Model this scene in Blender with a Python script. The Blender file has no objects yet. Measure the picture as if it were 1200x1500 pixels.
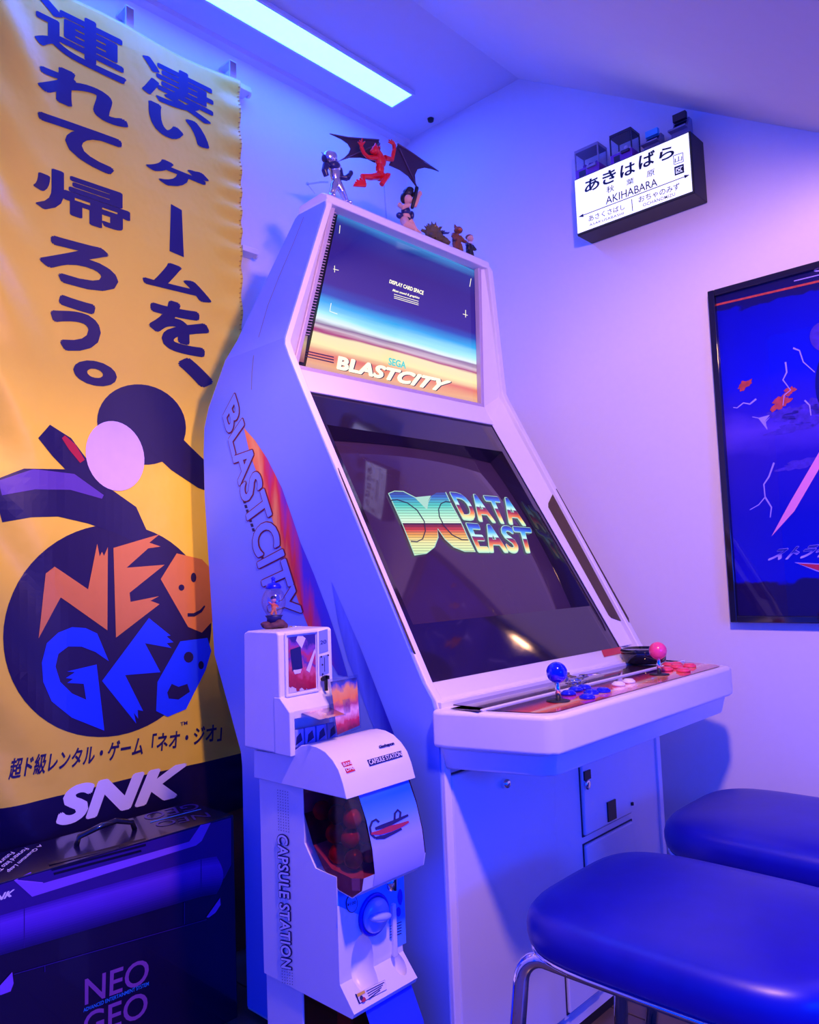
import bpy, bmesh, math, random
from mathutils import Vector, Matrix
from mathutils.bvhtree import BVHTree
random.seed(7)
V = Vector
SC = bpy.context.scene
COL = SC.collection
H = 0.91                                   # camera height above the floor

# ------------------------------------------------------------------ camera
YAW, PITCH, ROLL, F = 0.75428224, 0.0789161, -0.03864762, 1154.63
fw = V((math.cos(PITCH)*math.cos(YAW), math.cos(PITCH)*math.sin(YAW), math.sin(PITCH)))
r0 = fw.cross(V((0, 0, 1))).normalized(); u0 = r0.cross(fw)
rt = r0*math.cos(ROLL) + u0*math.sin(ROLL); up = -r0*math.sin(ROLL) + u0*math.cos(ROLL)
CAM = V((0, 0, H))
cd = bpy.data.cameras.new('camera'); cam = bpy.data.objects.new('camera', cd); COL.objects.link(cam)
cd.sensor_fit = 'HORIZONTAL'; cd.sensor_width = 36; cd.lens = F/1200*36; cd.clip_start = .02
m = Matrix((rt, up, -fw)).transposed().to_4x4(); m.translation = CAM
cam.matrix_world = m
SC.camera = cam

# ------------------------------------------------------------------ light
w = bpy.data.worlds.new('world'); SC.world = w; w.use_nodes = True
w.node_tree.nodes['Background'].inputs[0].default_value = (.0, .035, 1.0, 1)
w.node_tree.nodes['Background'].inputs[1].default_value = 2.3
def lamp(name, kind, loc, col, power, aim=None, **k):
    d = bpy.data.lights.new(name, kind); d.color = col; d.energy = power
    for a, b in k.items(): setattr(d, a, b)
    o = bpy.data.objects.new(name, d); COL.objects.link(o); o.location = V(loc)+V((0, 0, H))
    if aim: o.rotation_euler = (V(aim)-V(loc)).to_track_quat('-Z', 'Y').to_euler()
    return o
lamp('pink_room_lamp', 'POINT', (.66, .18, .83), (1, .48, .26), 73, shadow_soft_size=.045)
lamp('added_pink_fill_spot', 'SPOT', (-.15, -.05, .95), (1, .52, .36), 125, aim=(1.02, 1.75, .38), spot_size=math.radians(33), spot_blend=1, shadow_soft_size=.03)  # added fill without a known source, washes banner and back wall pink
lamp('blue_wall_lamp', 'AREA', (.75, -1.0, .02), (.0, .045, 1), 20, aim=(1.3, .9, -.45), shape='RECTANGLE', size=.5, size_y=.25)
SC.view_settings.view_transform = 'Standard'; SC.view_settings.look = 'None'
SC.view_settings.exposure = 0; SC.view_settings.gamma = 1; SC.view_settings.use_curve_mapping = False

# ------------------------------------------------------------------ measuring helpers (heights are above the camera; floor = -H)
def ray(x, y): return fw*F + rt*(x-600) - up*(y-750)
def aX(x, y, X): r = ray(x, y); return r*(X/r.x)
def aY(x, y, Y): r = ray(x, y); return r*(Y/r.y)
def aZ(x, y, Z): r = ray(x, y); return r*(Z/r.z)

# ------------------------------------------------------------------ materials
def srgb(h):
    h = h.lstrip('#'); c = [int(h[i:i+2], 16)/255 for i in (0, 2, 4)]
    return tuple(x/12.92 if x <= .04045 else ((x+.055)/1.055)**2.4 for x in c)
def newmat(name):
    m = bpy.data.materials.new(name); m.use_nodes = True
    return m, m.node_tree, m.node_tree.nodes['Principled BSDF']
def mat(name, col, rough=.5, metal=0, spec=.5, em=None, es=0, var=.06, scale=30, bump=0, coat=0, alpha=None):
    m, t, p = newmat(name)
    if isinstance(col, str): col = srgb(col)
    n = t.nodes.new('ShaderNodeTexNoise'); n.inputs['Scale'].default_value = scale; n.inputs['Detail'].default_value = 4
    tc = t.nodes.new('ShaderNodeTexCoord'); t.links.new(tc.outputs['Object'], n.inputs['Vector'])
    mx = t.nodes.new('ShaderNodeMix'); mx.data_type = 'RGBA'
    mx.inputs[6].default_value = (*[c*(1-var) for c in col], 1); mx.inputs[7].default_value = (*[min(1, c*(1+var)) for c in col], 1)
    t.links.new(n.outputs[0], mx.inputs[0]); t.links.new(mx.outputs[2], p.inputs['Base Color'])
    p.inputs['Roughness'].default_value = rough; p.inputs['Metallic'].default_value = metal
    p.inputs['Specular IOR Level'].default_value = spec
    p.inputs['Coat Weight'].default_value = coat; p.inputs['Coat Roughness'].default_value = .05
    if em is not None:
        if isinstance(em, str): em = srgb(em)
        p.inputs['Emission Color'].default_value = (*em, 1); p.inputs['Emission Strength'].default_value = es
    if bump:
        b = t.nodes.new('ShaderNodeBump'); b.inputs['Strength'].default_value = bump; b.inputs['Distance'].default_value = .002
        t.links.new(n.outputs[0], b.inputs['Height']); t.links.new(b.outputs[0], p.inputs['Normal'])
    return m
def gradmat(name, stops, es=0, rough=.35, axis=1, noise=0, nscale=(2, 8), diag=0, lines=0, coat=0, spec=.5):
    """colour printed along the UV of a panel; es > 0 where the panel is a lit screen or back-lit"""
    m, t, p = newmat(name)
    uv = t.nodes.new('ShaderNodeUVMap'); sp = t.nodes.new('ShaderNodeSeparateXYZ'); t.links.new(uv.outputs[0], sp.inputs[0])
    def mth(op, a, b):
        n = t.nodes.new('ShaderNodeMath'); n.operation = op
        for i, x in enumerate((a, b)):
            if isinstance(x, (int, float)): n.inputs[i].default_value = x
            else: t.links.new(x, n.inputs[i])
        return n.outputs[0]
    v = sp.outputs[axis]
    if diag: v = mth('ADD', v, mth('MULTIPLY', sp.outputs[1-axis], diag))
    if noise:
        mp = t.nodes.new('ShaderNodeMapping'); mp.inputs['Scale'].default_value = (nscale[0], nscale[1], 1)
        t.links.new(uv.outputs[0], mp.inputs[0])
        n = t.nodes.new('ShaderNodeTexNoise'); n.inputs['Scale'].default_value = 1; n.inputs['Detail'].default_value = 5
        t.links.new(mp.outputs[0], n.inputs['Vector'])
        v = mth('ADD', v, mth('MULTIPLY', mth('SUBTRACT', n.outputs[0], .5), noise))
    cr = t.nodes.new('ShaderNodeValToRGB'); e = cr.color_ramp.elements
    while len(e) < len(stops): e.new(.5)
    for i, (q, c) in enumerate(stops):
        e[i].position = q; e[i].color = (*srgb(c), 1)
    t.links.new(v, cr.inputs[0])
    c = cr.outputs[0]
    if lines:
        s = mth('ADD', mth('MULTIPLY', mth('SINE', mth('MULTIPLY', sp.outputs[1], lines), 0), .22), .8)
        mx = t.nodes.new('ShaderNodeMix'); mx.data_type = 'RGBA'; mx.blend_type = 'MULTIPLY'; mx.inputs[0].default_value = 1
        t.links.new(c, mx.inputs[6]); t.links.new(s, mx.inputs[7]); c = mx.outputs[2]
    if es:
        p.inputs['Base Color'].default_value = (.01, .01, .01, 1)
        t.links.new(c, p.inputs['Emission Color']); p.inputs['Emission Strength'].default_value = es
    else: t.links.new(c, p.inputs['Base Color'])
    p.inputs['Roughness'].default_value = rough; p.inputs['Specular IOR Level'].default_value = spec
    p.inputs['Coat Weight'].default_value = coat; p.inputs['Coat Roughness'].default_value = .04
    return m
def clear(name, col, gloss=.12, rough=.03):
    m = bpy.data.materials.new(name); m.use_nodes = True; t = m.node_tree; t.nodes.clear()
    o = t.nodes.new('ShaderNodeOutputMaterial'); mx = t.nodes.new('ShaderNodeMixShader'); mx.inputs[0].default_value = gloss
    a = t.nodes.new('ShaderNodeBsdfTransparent'); a.inputs[0].default_value = (*col, 1)
    g = t.nodes.new('ShaderNodeBsdfGlossy'); g.inputs['Roughness'].default_value = rough
    t.links.new(a.outputs[0], mx.inputs[1]); t.links.new(g.outputs[0], mx.inputs[2]); t.links.new(mx.outputs[0], o.inputs[0])
    return m
M = {}
M['wall'] = mat('wall_paint', (.74, .73, .74), .85, var=.02, scale=60, bump=.08)
M['ceil'] = mat('ceiling_paint', (.70, .69, .72), .85, var=.02)
M['cab'] = mat('cabinet_white', (.80, .78, .80), .32, var=.02, scale=8)
M['cabp'] = mat('cabinet_panel_white', (.72, .72, .76), .4, var=.03, scale=8)
M['white'] = mat('white_plastic', (.82, .80, .82), .35, var=.02)
M['black'] = mat('black_gloss', (.012, .010, .016), .08, var=.1, coat=.6)
M['blackm'] = mat('black_matt', (.010, .010, .014), .45)
M['chrome'] = mat('chrome', (.85, .85, .88), .07, metal=1, var=.02)
M['line'] = mat('panel_gap', (.03, .03, .05), .6)
M['ink'] = mat('dark_violet_ink', '#1c0b4c', .6, var=.05)
M['inkblue'] = mat('navy_ink', '#14145a', .5)
M['red'] = mat('red_print', '#c8202c', .5)
M['wp'] = mat('white_print', (.85, .83, .88), .5, var=.02)

# ------------------------------------------------------------------ mesh building
ORG = {}; BV = {}; FULL = {}
class MB:
    def __init__(s): s.v = []; s.f = []; s.uv = {}
    def add(s, vs, fs, uvs=None):
        n = len(s.v); s.v += [V(a) for a in vs]; s.f += [tuple(i+n for i in f) for f in fs]
        if uvs:
            for i, q in enumerate(uvs): s.uv[n+i] = q
        return s
    def box(s, x0, x1, y0, y1, z0, z1):
        return s.add([(x0,y0,z0),(x1,y0,z0),(x1,y1,z0),(x0,y1,z0),(x0,y0,z1),(x1,y0,z1),(x1,y1,z1),(x0,y1,z1)],
                     [(0,3,2,1),(4,5,6,7),(0,1,5,4),(1,2,6,5),(2,3,7,6),(3,0,4,7)])
    def obox(s, c, ax, ay, az):
        c, ax, ay, az = V(c), V(ax), V(ay), V(az)
        vs = [c+ax*i+ay*j+az*k for k in (-1, 1) for i, j in ((-1,-1),(1,-1),(1,1),(-1,1))]
        return s.add(vs, [(0,3,2,1),(4,5,6,7),(0,1,5,4),(1,2,6,5),(2,3,7,6),(3,0,4,7)])
    def prism(s, pts, ext):
        """pts: closed 3D polygon; ext: vector, or list of end points"""
        n = len(pts); a = [V(p) for p in pts]
        b = [p+V(ext) for p in a] if not isinstance(ext, list) else [V(p) for p in ext]
        return s.add(a+b, [tuple(range(n))[::-1], tuple(range(n, 2*n))] + [(i, (i+1) % n, n+(i+1) % n, n+i) for i in range(n)])
    def quad(s, a, b, c, d): return s.add([a, b, c, d], [(0, 1, 2, 3)], [(0, 0), (1, 0), (1, 1), (0, 1)])
    def tube(s, path, r, seg=10, caps=True):
        path = [V(p) for p in path]; n = len(path); rs = r if isinstance(r, (list, tuple)) else [r]*n
        base = len(s.v); prev = None
        for i, p in enumerate(path):
            d = (path[min(i+1, n-1)]-path[max(i-1, 0)]).normalized()
            if prev is None: x = d.orthogonal().normalized()
            else: x = (prev - d*prev.dot(d)).normalized()
            prev = x; y = d.cross(x)
            for k in range(seg):
                a = 2*math.pi*k/seg; s.v.append(p+(x*math.cos(a)+y*math.sin(a))*rs[i])
        for i in range(n-1):
            for k in range(seg):
                a, b = base+i*seg+k, base+i*seg+(k+1) % seg
                s.f.append((a, b, b+seg, a+seg))
        if caps:
            s.f.append(tuple(base+k for k in range(seg))[::-1]); s.f.append(tuple(base+(n-1)*seg+k for k in range(seg)))
        return s
    def lathe(s, c, prof, axis=(0, 0, 1), seg=24):
        c = V(c); ax = V(axis).normalized(); x = ax.orthogonal().normalized(); y = ax.cross(x); base = len(s.v); n = len(prof)
        for r, h in prof:
            for k in range(seg):
                a = 2*math.pi*k/seg; s.v.append(c+ax*h+(x*math.cos(a)+y*math.sin(a))*max(r, 1e-5))
        for i in range(n-1):
            for k in range(seg):
                a, b = base+i*seg+k, base+i*seg+(k+1) % seg
                s.f.append((a, b, b+seg, a+seg))
        s.f.append(tuple(base+k for k in range(seg))[::-1]); s.f.append(tuple(base+(n-1)*seg+k for k in range(seg)))
        return s
    def ell(s, c, rx, ry=None, rz=None, seg=14, rings=9, rot=None):
        ry = rx if ry is None else ry; rz = rx if rz is None else rz; c = V(c); base = len(s.v)
        for i in range(rings+1):
            t = math.pi*i/rings
            for k in range(seg):
                a = 2*math.pi*k/seg
                p = V((rx*math.sin(t)*math.cos(a), ry*math.sin(t)*math.sin(a), rz*math.cos(t)))
                if rot: p = rot @ p
                s.v.append(c+p)
        for i in range(rings):
            for k in range(seg):
                a, b = base+i*seg+k, base+i*seg+(k+1) % seg
                s.f.append((a, a+seg, b+seg, b))
        return s
    def build(s, name, material, parent=None, smooth=False, bevel=0, bseg=2, solid=0, soff=-1, remesh=0, bvh=False, sub=0):
        """vertices are given relative to the camera height; the object stands in the world with the floor at 0"""
        vs = [v+V((0, 0, H)) for v in s.v]
        if parent is None:
            lo = [min(v[i] for v in vs) for i in range(3)]; hi = [max(v[i] for v in vs) for i in range(3)]
            org = V(((lo[0]+hi[0])/2, (lo[1]+hi[1])/2, lo[2]))
        else: org = ORG[parent]
        me = bpy.data.meshes.new(name); me.from_pydata([v-org for v in vs], [], s.f); me.update()
        bm = bmesh.new(); bm.from_mesh(me)
        if s.uv:
            l = bm.loops.layers.uv.new('UVMap')
            for f in bm.faces:
                for lp in f.loops: lp[l].uv = s.uv.get(lp.vert.index, (0, 0))
        else: bmesh.ops.remove_doubles(bm, verts=bm.verts, dist=1e-5)
        if bvh: bmesh.ops.triangulate(bm, faces=bm.faces[:], ngon_method='EAR_CLIP')
        if solid == 0 and not s.uv: bmesh.ops.recalc_face_normals(bm, faces=bm.faces)
        if bvh: bm.verts.index_update(); tri = ([v.co+org for v in bm.verts], [tuple(v.index for v in f.verts) for f in bm.faces])
        bm.to_mesh(me); bm.free()
        for p in me.polygons: p.use_smooth = bool(smooth)
        me.materials.append(M[material] if isinstance(material, str) else material)
        o = bpy.data.objects.new(name, me); COL.objects.link(o)
        if parent is None: o.location = org
        else: o.parent = parent
        ORG[o] = org
        if solid: d = o.modifiers.new('solid', 'SOLIDIFY'); d.thickness = solid; d.offset = soff
        if remesh:
            d = o.modifiers.new('remesh', 'REMESH'); d.mode = 'VOXEL'; d.voxel_size = remesh; d.use_smooth_shade = True
        if bevel:
            d = o.modifiers.new('bevel', 'BEVEL'); d.width = bevel; d.segments = bseg; d.limit_method = 'ANGLE'; d.angle_limit = math.radians(25)
            for p in me.polygons: p.use_smooth = True
            d.harden_normals = True
        if sub: d = o.modifiers.new('sub', 'SUBSURF'); d.levels = sub; d.render_levels = sub
        if bvh: BV[o] = BVHTree.FromPolygons(*tri)
        return o
def tag(o, label=None, cat=None, group=None, kind=None):
    if label: o['label'] = label
    if cat: o['category'] = cat
    if group: o['group'] = group
    if kind: o['kind'] = kind
    return o
def thing(name, label, cat, loc, group=None):
    o = bpy.data.objects.new(name, None); COL.objects.link(o); o.empty_display_size = .05
    o.location = V(loc)+V((0, 0, H)); ORG[o] = o.location.copy()
    return tag(o, label, cat, group)

# ------------------------------------------------------------------ print: flat shapes and lettering laid on a surface
def text2d(body, bold=0, shear=0, space=1):
    stamp = bold if bold > .014 else 0
    c = bpy.data.curves.new('t', 'FONT'); c.body = body; c.offset = .004 if stamp else bold; c.shear = shear; c.space_character = space; c.resolution_u = 4
    o = bpy.data.objects.new('t', c); COL.objects.link(o)
    dg = bpy.context.evaluated_depsgraph_get(); dg.update()
    ev = o.evaluated_get(dg); me = ev.to_mesh()
    vs = [(v.co.x, v.co.y, 0) for v in me.vertices]; fs = [tuple(p.vertices) for p in me.polygons]
    ev.to_mesh_clear(); bpy.data.objects.remove(o); bpy.data.curves.remove(c)
    box = (min(v[0] for v in vs), max(v[0] for v in vs), min(v[1] for v in vs), max(v[1] for v in vs))
    if stamp:                                   # heavier weight: the same glyph stamped a little to every side
        n = len(vs); base = list(vs); bf = list(fs); vs = []; fs = []
        for i in range(10):
            a = 2*math.pi*i/10; vs += [(x+stamp*math.cos(a), y+stamp*math.sin(a), i*4e-5) for x, y, z in base]; fs += [tuple(j+i*n for j in f) for f in bf]
    return vs, fs, box
def cutgrid(vs, fs, step):
    bm = bmesh.new(); bv = [bm.verts.new(v if len(v) == 3 else (*v, 0)) for v in vs]
    for f in fs:
        try: bm.faces.new([bv[i] for i in f])
        except ValueError: pass
    for ax in (0, 1):
        lo = min(v[ax] for v in vs); hi = max(v[ax] for v in vs); n = int((hi-lo)/step)
        for i in range(1, n+1):
            co = [0, 0, 0]; co[ax] = lo+i*step; no = [0, 0, 0]; no[ax] = 1
            bmesh.ops.bisect_plane(bm, geom=bm.verts[:]+bm.edges[:]+bm.faces[:], plane_co=co, plane_no=no)
    bm.verts.index_update()
    r = [tuple(v.co) for v in bm.verts], [tuple(v.index for v in f.verts) for f in bm.faces]
    bm.free(); return r
def lay(name, vs, fs, uvs, surf, material, parent, off):
    """vs: measured picture points; each is carried to the real surface it is printed on"""
    bv = BV[surf]; hits = []; ref = None; base_off = off
    for x, y, *zz in vs:
        off = base_off+(zz[0] if zz else 0)
        d = ray(x, y).normalized(); h = bv.ray_cast(CAM, d)
        if h[0] is not None:
            n = h[1].normalized()
            if n.dot(d) > 0: n = -n
            hits.append(h[0]+n*off)
            if ref is None: ref = (h[0]+n*off, n)
        else: hits.append(None)
    if ref is None: raise RuntimeError('no surface under '+name)
    for i, (x, y, *zz) in enumerate(vs):
        if hits[i] is None:
            d = ray(x, y).normalized(); t = (ref[0]-CAM).dot(ref[1])/d.dot(ref[1]); hits[i] = CAM+d*t
    b = MB(); b.add([p-V((0, 0, H)) for p in hits], fs, uvs)
    return b.build(name, material, parent)
def lettering(body, q, surf, material, parent, name='lettering', bold=0, shear=0, off=.0008, space=1, grid=0):
    """q: BL, BR, TR, TL picture points of the lettering's box"""
    vs, fs, (x0, x1, y0, y1) = text2d(body, bold, shear, space)
    W = math.dist(q[0], q[1]); Hh = math.dist(q[0], q[3])
    vs = [((a-x0)/(x1-x0)*W, (b-y0)/(y1-y0)*Hh, c) for a, b, c in vs]
    if grid: vs, fs = cutgrid(vs, fs, grid)
    px = []; uv = []
    for a, b, c in vs:
        u, v = a/W, b/Hh; uv.append((u, v))
        px.append(tuple((1-u)*(1-v)*q[0][i]+u*(1-v)*q[1][i]+u*v*q[2][i]+(1-u)*v*q[3][i] for i in (0, 1))+(c,))
    return lay(name, px, fs, uv, surf, material, parent, off)
def shape(pts, surf, material, parent, name='print', off=.0006, grid=0):
    from mathutils.geometry import tessellate_polygon
    fs = [tuple(t) for t in tessellate_polygon([[V((x, y, 0)) for x, y in pts]])]; vs = list(pts)
    if grid: vs, fs = cutgrid(vs, fs, grid)
    x0 = min(a for a, b in pts); x1 = max(a for a, b in pts); y0 = min(b for a, b in pts); y1 = max(b for a, b in pts)
    uv = [((v[0]-x0)/(x1-x0), (y1-v[1])/(y1-y0)) for v in vs]
    return lay(name, vs, fs, uv, surf, material, parent, off)
def ring(cx, cy, rx, ry, n=40, a0=0, a1=360, tilt=0):
    t = math.radians(tilt); out = []
    for i in range(n):
        a = math.radians(a0+(a1-a0)*i/(n if a1-a0 == 360 else n-1)); x = rx*math.cos(a); y = ry*math.sin(a)
        out.append((cx+x*math.cos(t)-y*math.sin(t), cy+x*math.sin(t)+y*math.cos(t)))
    return out
def stroke(pts, wd):
    """thin polygon along a line; wd number or list"""
    n = len(pts); ws = wd if isinstance(wd, list) else [wd]*n; a = []; b = []
    for i, p in enumerate(pts):
        p0, p1 = pts[max(i-1, 0)], pts[min(i+1, n-1)]; dx, dy = p1[0]-p0[0], p1[1]-p0[1]; l = math.hypot(dx, dy) or 1
        nx, ny = -dy/l*ws[i]/2, dx/l*ws[i]/2; a.append((p[0]+nx, p[1]+ny)); b.append((p[0]-nx, p[1]-ny))
    return a+b[::-1]
def crop(pts, k, ox, oy): return [(ox+x/k, oy+y/k) for x, y in pts]

# ================================================================== THE ROOM
XR, YB, ZC, YC = 1.914, 1.75, 1.4766, 1.276      # right wall, back wall, flat ceiling, crease
SL = (.971-1.484)/(1.276-.476)                    # slope of the pitched ceiling per metre towards the room
YE = .28                                          # unseen end of the pitched ceiling, cut here to shade the upper walls
def zs(y): return ZC + (y-YC)*(-SL)
tag(MB().box(-1.6, XR+.1, YB, YB+.1, -H, ZC+.1).build('wall_back', 'wall'), 'white back wall behind the banner and the arcade cabinet', 'wall', kind='structure')
tag(MB().prism([(XR, YB, -H), (XR, -1.5, -H), (XR, -1.5, ZC), (XR, YC, ZC), (XR, YB, ZC)], (.1, 0, 0)).build('wall_right', 'wall'),
    'white side wall carrying the station sign and the framed poster', 'wall', kind='structure')
tag(MB().box(-1.6, XR, YC, YB, ZC, ZC+.06).build('ceiling', 'ceil'), 'flat white ceiling with the long light panel', 'ceiling', kind='structure')
tag(MB().prism([(-1.6, YC, ZC), (-1.6, YC, ZC+.06), (-1.6, YE, zs(YE)+.06), (-1.6, YE, zs(YE))], (XR+1.6, 0, 0)).build('ceiling_slope', 'ceil'),
    'sloping white ceiling above the poster', 'ceiling', kind='structure')
tag(MB().prism([(-1.6, YB, ZC), (-1.6, YB-.022, ZC), (-1.6, YB-.018, ZC-.012), (-1.6, YB, ZC-.02)], (XR+1.6, 0, 0)).build('trim_1', 'ceil'), 'thin white coving between back wall and ceiling', 'trim', kind='structure')
M['plank'] = mat('dark_floor_board', (.10, .07, .07), .35, var=.35, scale=14, bump=.15)
fl = tag(MB().box(-1.6, XR, -1.5, YB, -H-.05, -H-.006).build('floor', 'line'), 'dark boarded floor under the stools', 'floor', kind='structure')
pm = None
for i in range(20):
    x = -.25+i*.11
    if pm is None:
        pk = MB().box(x, min(x+.106, XR-.003), -1.4, YB-.003, -H-.006, -H).build('plank', 'plank', fl, bevel=.002); pm = pk
    elif x+.106 < XR:
        pk = pm.copy(); COL.objects.link(pk); pk.location.x = i*.11
# wooden board standing on the floor behind the console box
M['wood'] = mat('brown_wood', (.30, .13, .06), .5, var=.3, scale=10)
tag(MB().box(.55, 1.25, 1.722, 1.747, -H, -.47).build('wooden_board', 'wood', bevel=.003), 'brown wooden board leaning on the back wall under the banner', 'board')
# ceiling light
lt = thing('ceiling_light', 'long white glowing light panel in the flat ceiling', 'ceiling light', (1.0, 1.585, ZC-.012))
M['panel'] = mat('light_diffuser', (.8, .9, 1), .5, em=(.0125, .075, 1.0), es=44, var=0)
MB().box(.36, 1.7226, 1.541, 1.627, ZC-.010, ZC-.004).build('diffuser', 'panel', lt)
MB().box(.352, 1.73, 1.534, 1.541, ZC-.012, ZC).box(.352, 1.73, 1.627, 1.634, ZC-.012, ZC).box(1.7226, 1.73, 1.541, 1.627, ZC-.012, ZC).box(.352, .36, 1.541, 1.627, ZC-.012, ZC).build('frame', 'white', lt)
p = aZ(631, 174, ZC)
tag(MB().lathe((p.x, p.y, ZC-.012), [(.004, 0), (.009, .003), (.011, .012)]).build('ceiling_hook', 'blackm', smooth=True), 'small dark ceiling hook beside the end of the light panel', 'hook')
# ================================================================== BANNER
BY = 1.69
def bwave(x, z):
    e = max(0, (x-1.10)/.09); l = max(0, (.72-x)/.13)
    y = .006*math.sin(x*17+z*2.2)+.004*math.sin(x*9-z*6+1)
    y += e*.0042*math.sin(z*95+2*math.sin(z*13))+l*.016*math.sin(z*8+x*22)+l*.006*math.sin(z*31+x*40)
    return BY+y
M['banner'] = None
m_, t_, p_ = newmat('yellow_banner_cloth'); M['banner'] = m_
uvn = t_.nodes.new('ShaderNodeUVMap'); spn = t_.nodes.new('ShaderNodeSeparateXYZ'); t_.links.new(uvn.outputs[0], spn.inputs[0])
crn = t_.nodes.new('ShaderNodeValToRGB'); crn.color_ramp.interpolation = 'CONSTANT'
crn.color_ramp.elements[0].color = (*srgb('#150a3c'), 1); crn.color_ramp.elements[1].color = (*srgb('#ffe444'), 1)
BTOP, BBOT = 1.338, -.56
crn.color_ramp.elements[1].position = (-.428-BBOT)/(BTOP-BBOT)
t_.links.new(spn.outputs[1], crn.inputs[0]); t_.links.new(crn.outputs[0], p_.inputs['Base Color'])
p_.inputs['Roughness'].default_value = .42; p_.inputs['Specular IOR Level'].default_value = .35
wvn = t_.nodes.new('ShaderNodeTexNoise'); wvn.inputs['Scale'].default_value = 9; wvn.inputs['Detail'].default_value = 3
tcn = t_.nodes.new('ShaderNodeTexCoord'); t_.links.new(tcn.outputs['Object'], wvn.inputs['Vector'])
bpn = t_.nodes.new('ShaderNodeBump'); bpn.inputs['Strength'].default_value = .5; bpn.inputs['Distance'].default_value = .012
t_.links.new(wvn.outputs[0], bpn.inputs['Height']); t_.links.new(bpn.outputs[0], p_.inputs['Normal'])
g = MB(); NX, NZ = 90, 260; vs = []; uv = []
for j in range(NZ+1):
    for i in range(NX+1):
        u, v = i/NX, j/NZ; x = .575+.615*u; z = BBOT+(BTOP-BBOT)*v; vs.append((x, bwave(x, z), z)); uv.append((u, v))
g.add(vs, [(j*(NX+1)+i, j*(NX+1)+i+1, (j+1)*(NX+1)+i+1, (j+1)*(NX+1)+i) for j in range(NZ) for i in range(NX)], uv)
bt = thing('hanging_banner', 'tall yellow cloth banner with violet Japanese lettering and a round dark emblem', 'banner', (.88, BY, BBOT))
bn = g.build('cloth', 'banner', bt, smooth=True, bvh=True)
d = bn.modifiers.new('solid', 'SOLIDIFY'); d.thickness = .0006; d.offset = 0
chars = [('凄', 210, 78, 310, 185), ('い', 221, 150, 302, 225), ('ゲ', 217, 224, 302, 293), ('|', 247, 299, 269, 377), ('ム', 213, 377, 305, 443), ('を', 222, 437, 302, 523), ('、', 266, 527, 306, 565),
         ('連', 53, -8, 182, 125), ('れ', 60, 88, 182, 190), ('て', 61, 163, 172, 258), ('帰', 52, 240, 187, 347), ('ろ', 63, 343, 167, 432), ('う', 78, 433, 143, 520), ('。', 112, 527, 166, 567)]
for ch, x0, y0, x1, y1 in chars:
    cx, cy = (x0+x1)/2, (y0+y1)/2; sl = (812-cy)/(1640-cx); wd = x1-x0; hh = max(y1-y0-wd*sl, 30)
    if ch == '|': q = [(248, 368), (269, 377), (266, 308), (250, 299)]; bo = .06
    else:
        q = [(cx-wd/2, cy-wd/2*sl+hh/2), (cx+wd/2, cy+wd/2*sl+hh/2), (cx+wd/2, cy+wd/2*sl-hh/2), (cx-wd/2, cy-wd/2*sl-hh/2)]
        bo = .024 if ch in '凄連帰' else (.045 if ch != '。' else .03)
    if ch == '|': shape(q, bn, 'ink', bt, 'lettering', .0012, 10)
    else: lettering(ch, q, bn, 'ink', bt, bold=bo, off=.0012, grid=9)
# round emblem
M['embl'] = mat('emblem_dark', '#1d0d40', .5); M['emor'] = mat('emblem_orange', '#e08a3c', .5); M['embl2'] = mat('emblem_blue', '#1040ff', .5)
C = aY(172, 921, BY); R = .240
em = []
for i in range(64):
    a = 2*math.pi*i/64; pnt = V((C.x+R*math.cos(a), BY, C.z+R*.97*math.sin(a))); d_ = pnt.dot(fw); em.append((600+F*pnt.dot(rt)/d_, 750-F*pnt.dot(up)/d_))
eo = shape(em, bn, 'embl', bt, 'emblem', .0012, 12)
K2 = lambda p: crop(p, 3, 0, 480); K3 = lambda p: crop(p, 3.529, 0, 860)
def pr(p, m, o=.0022): return shape(p, bn, m, eo, 'emblem_print', o, 12)
pr(K2([(168,1365),(200,1080),(238,1050),(385,1150),(425,950),(436,1005),(446,985),(455,1003),(472,965),(470,1330),(265,1185)]), 'emor')
pr(K2([(497,968),(700,908),(655,945),(705,962),(650,970),(555,1055),(722,1042),(568,1165),(572,1205),(697,1180),(660,1200),(700,1215),(508,1362)]), 'emor')
pr(K2([(705,1105),(775,992),(885,1018),(925,1060),(960,1150),(950,1270),(885,1340),(825,1315)]), 'emor')
pr(ring(*K2([(795,1142)])[0], 4.2, 4.5, 14), 'embl', .0032); pr(ring(*K2([(848,1098)])[0], 4, 7, 14), 'embl', .0032)
pr(stroke(K2([(822,1262),(850,1262),(880,1245),(897,1222)]), [5, 5, 4, 2]), 'embl', .0032)
pr(K3([(560,383),(500,240),(440,212),(370,207),(300,235),(240,290),(215,390),(222,490),(265,590),(370,675),(537,742),(497,400),(345,436),(385,440),(338,470),(375,475),(345,495),(430,500),(443,582),(370,550),(310,490),(285,410),(300,345),(350,307),(420,308),(490,335)]), 'embl2')
pr(K3([(525,485),(768,160),(880,250),(860,255),(895,285),(860,290),(885,315),(748,290),(828,440),(645,455),(738,640),(710,635),(712,680),(690,650),(702,705)]), 'embl2')
pr(K3([(930,280),(1070,262),(1090,330),(1060,430),(960,630),(865,670),(805,640),(812,490)]), 'embl2')
pr(ring(*K3([(972,362)])[0], 7, 8, 12), 'embl', .0032); pr(ring(*K3([(1036,403)])[0], 4, 6, 12), 'embl', .0032)
pr(K3([(862,545),(885,500),(920,515),(965,500),(978,540),(920,580),(870,575)]), 'embl', .0032)
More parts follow.
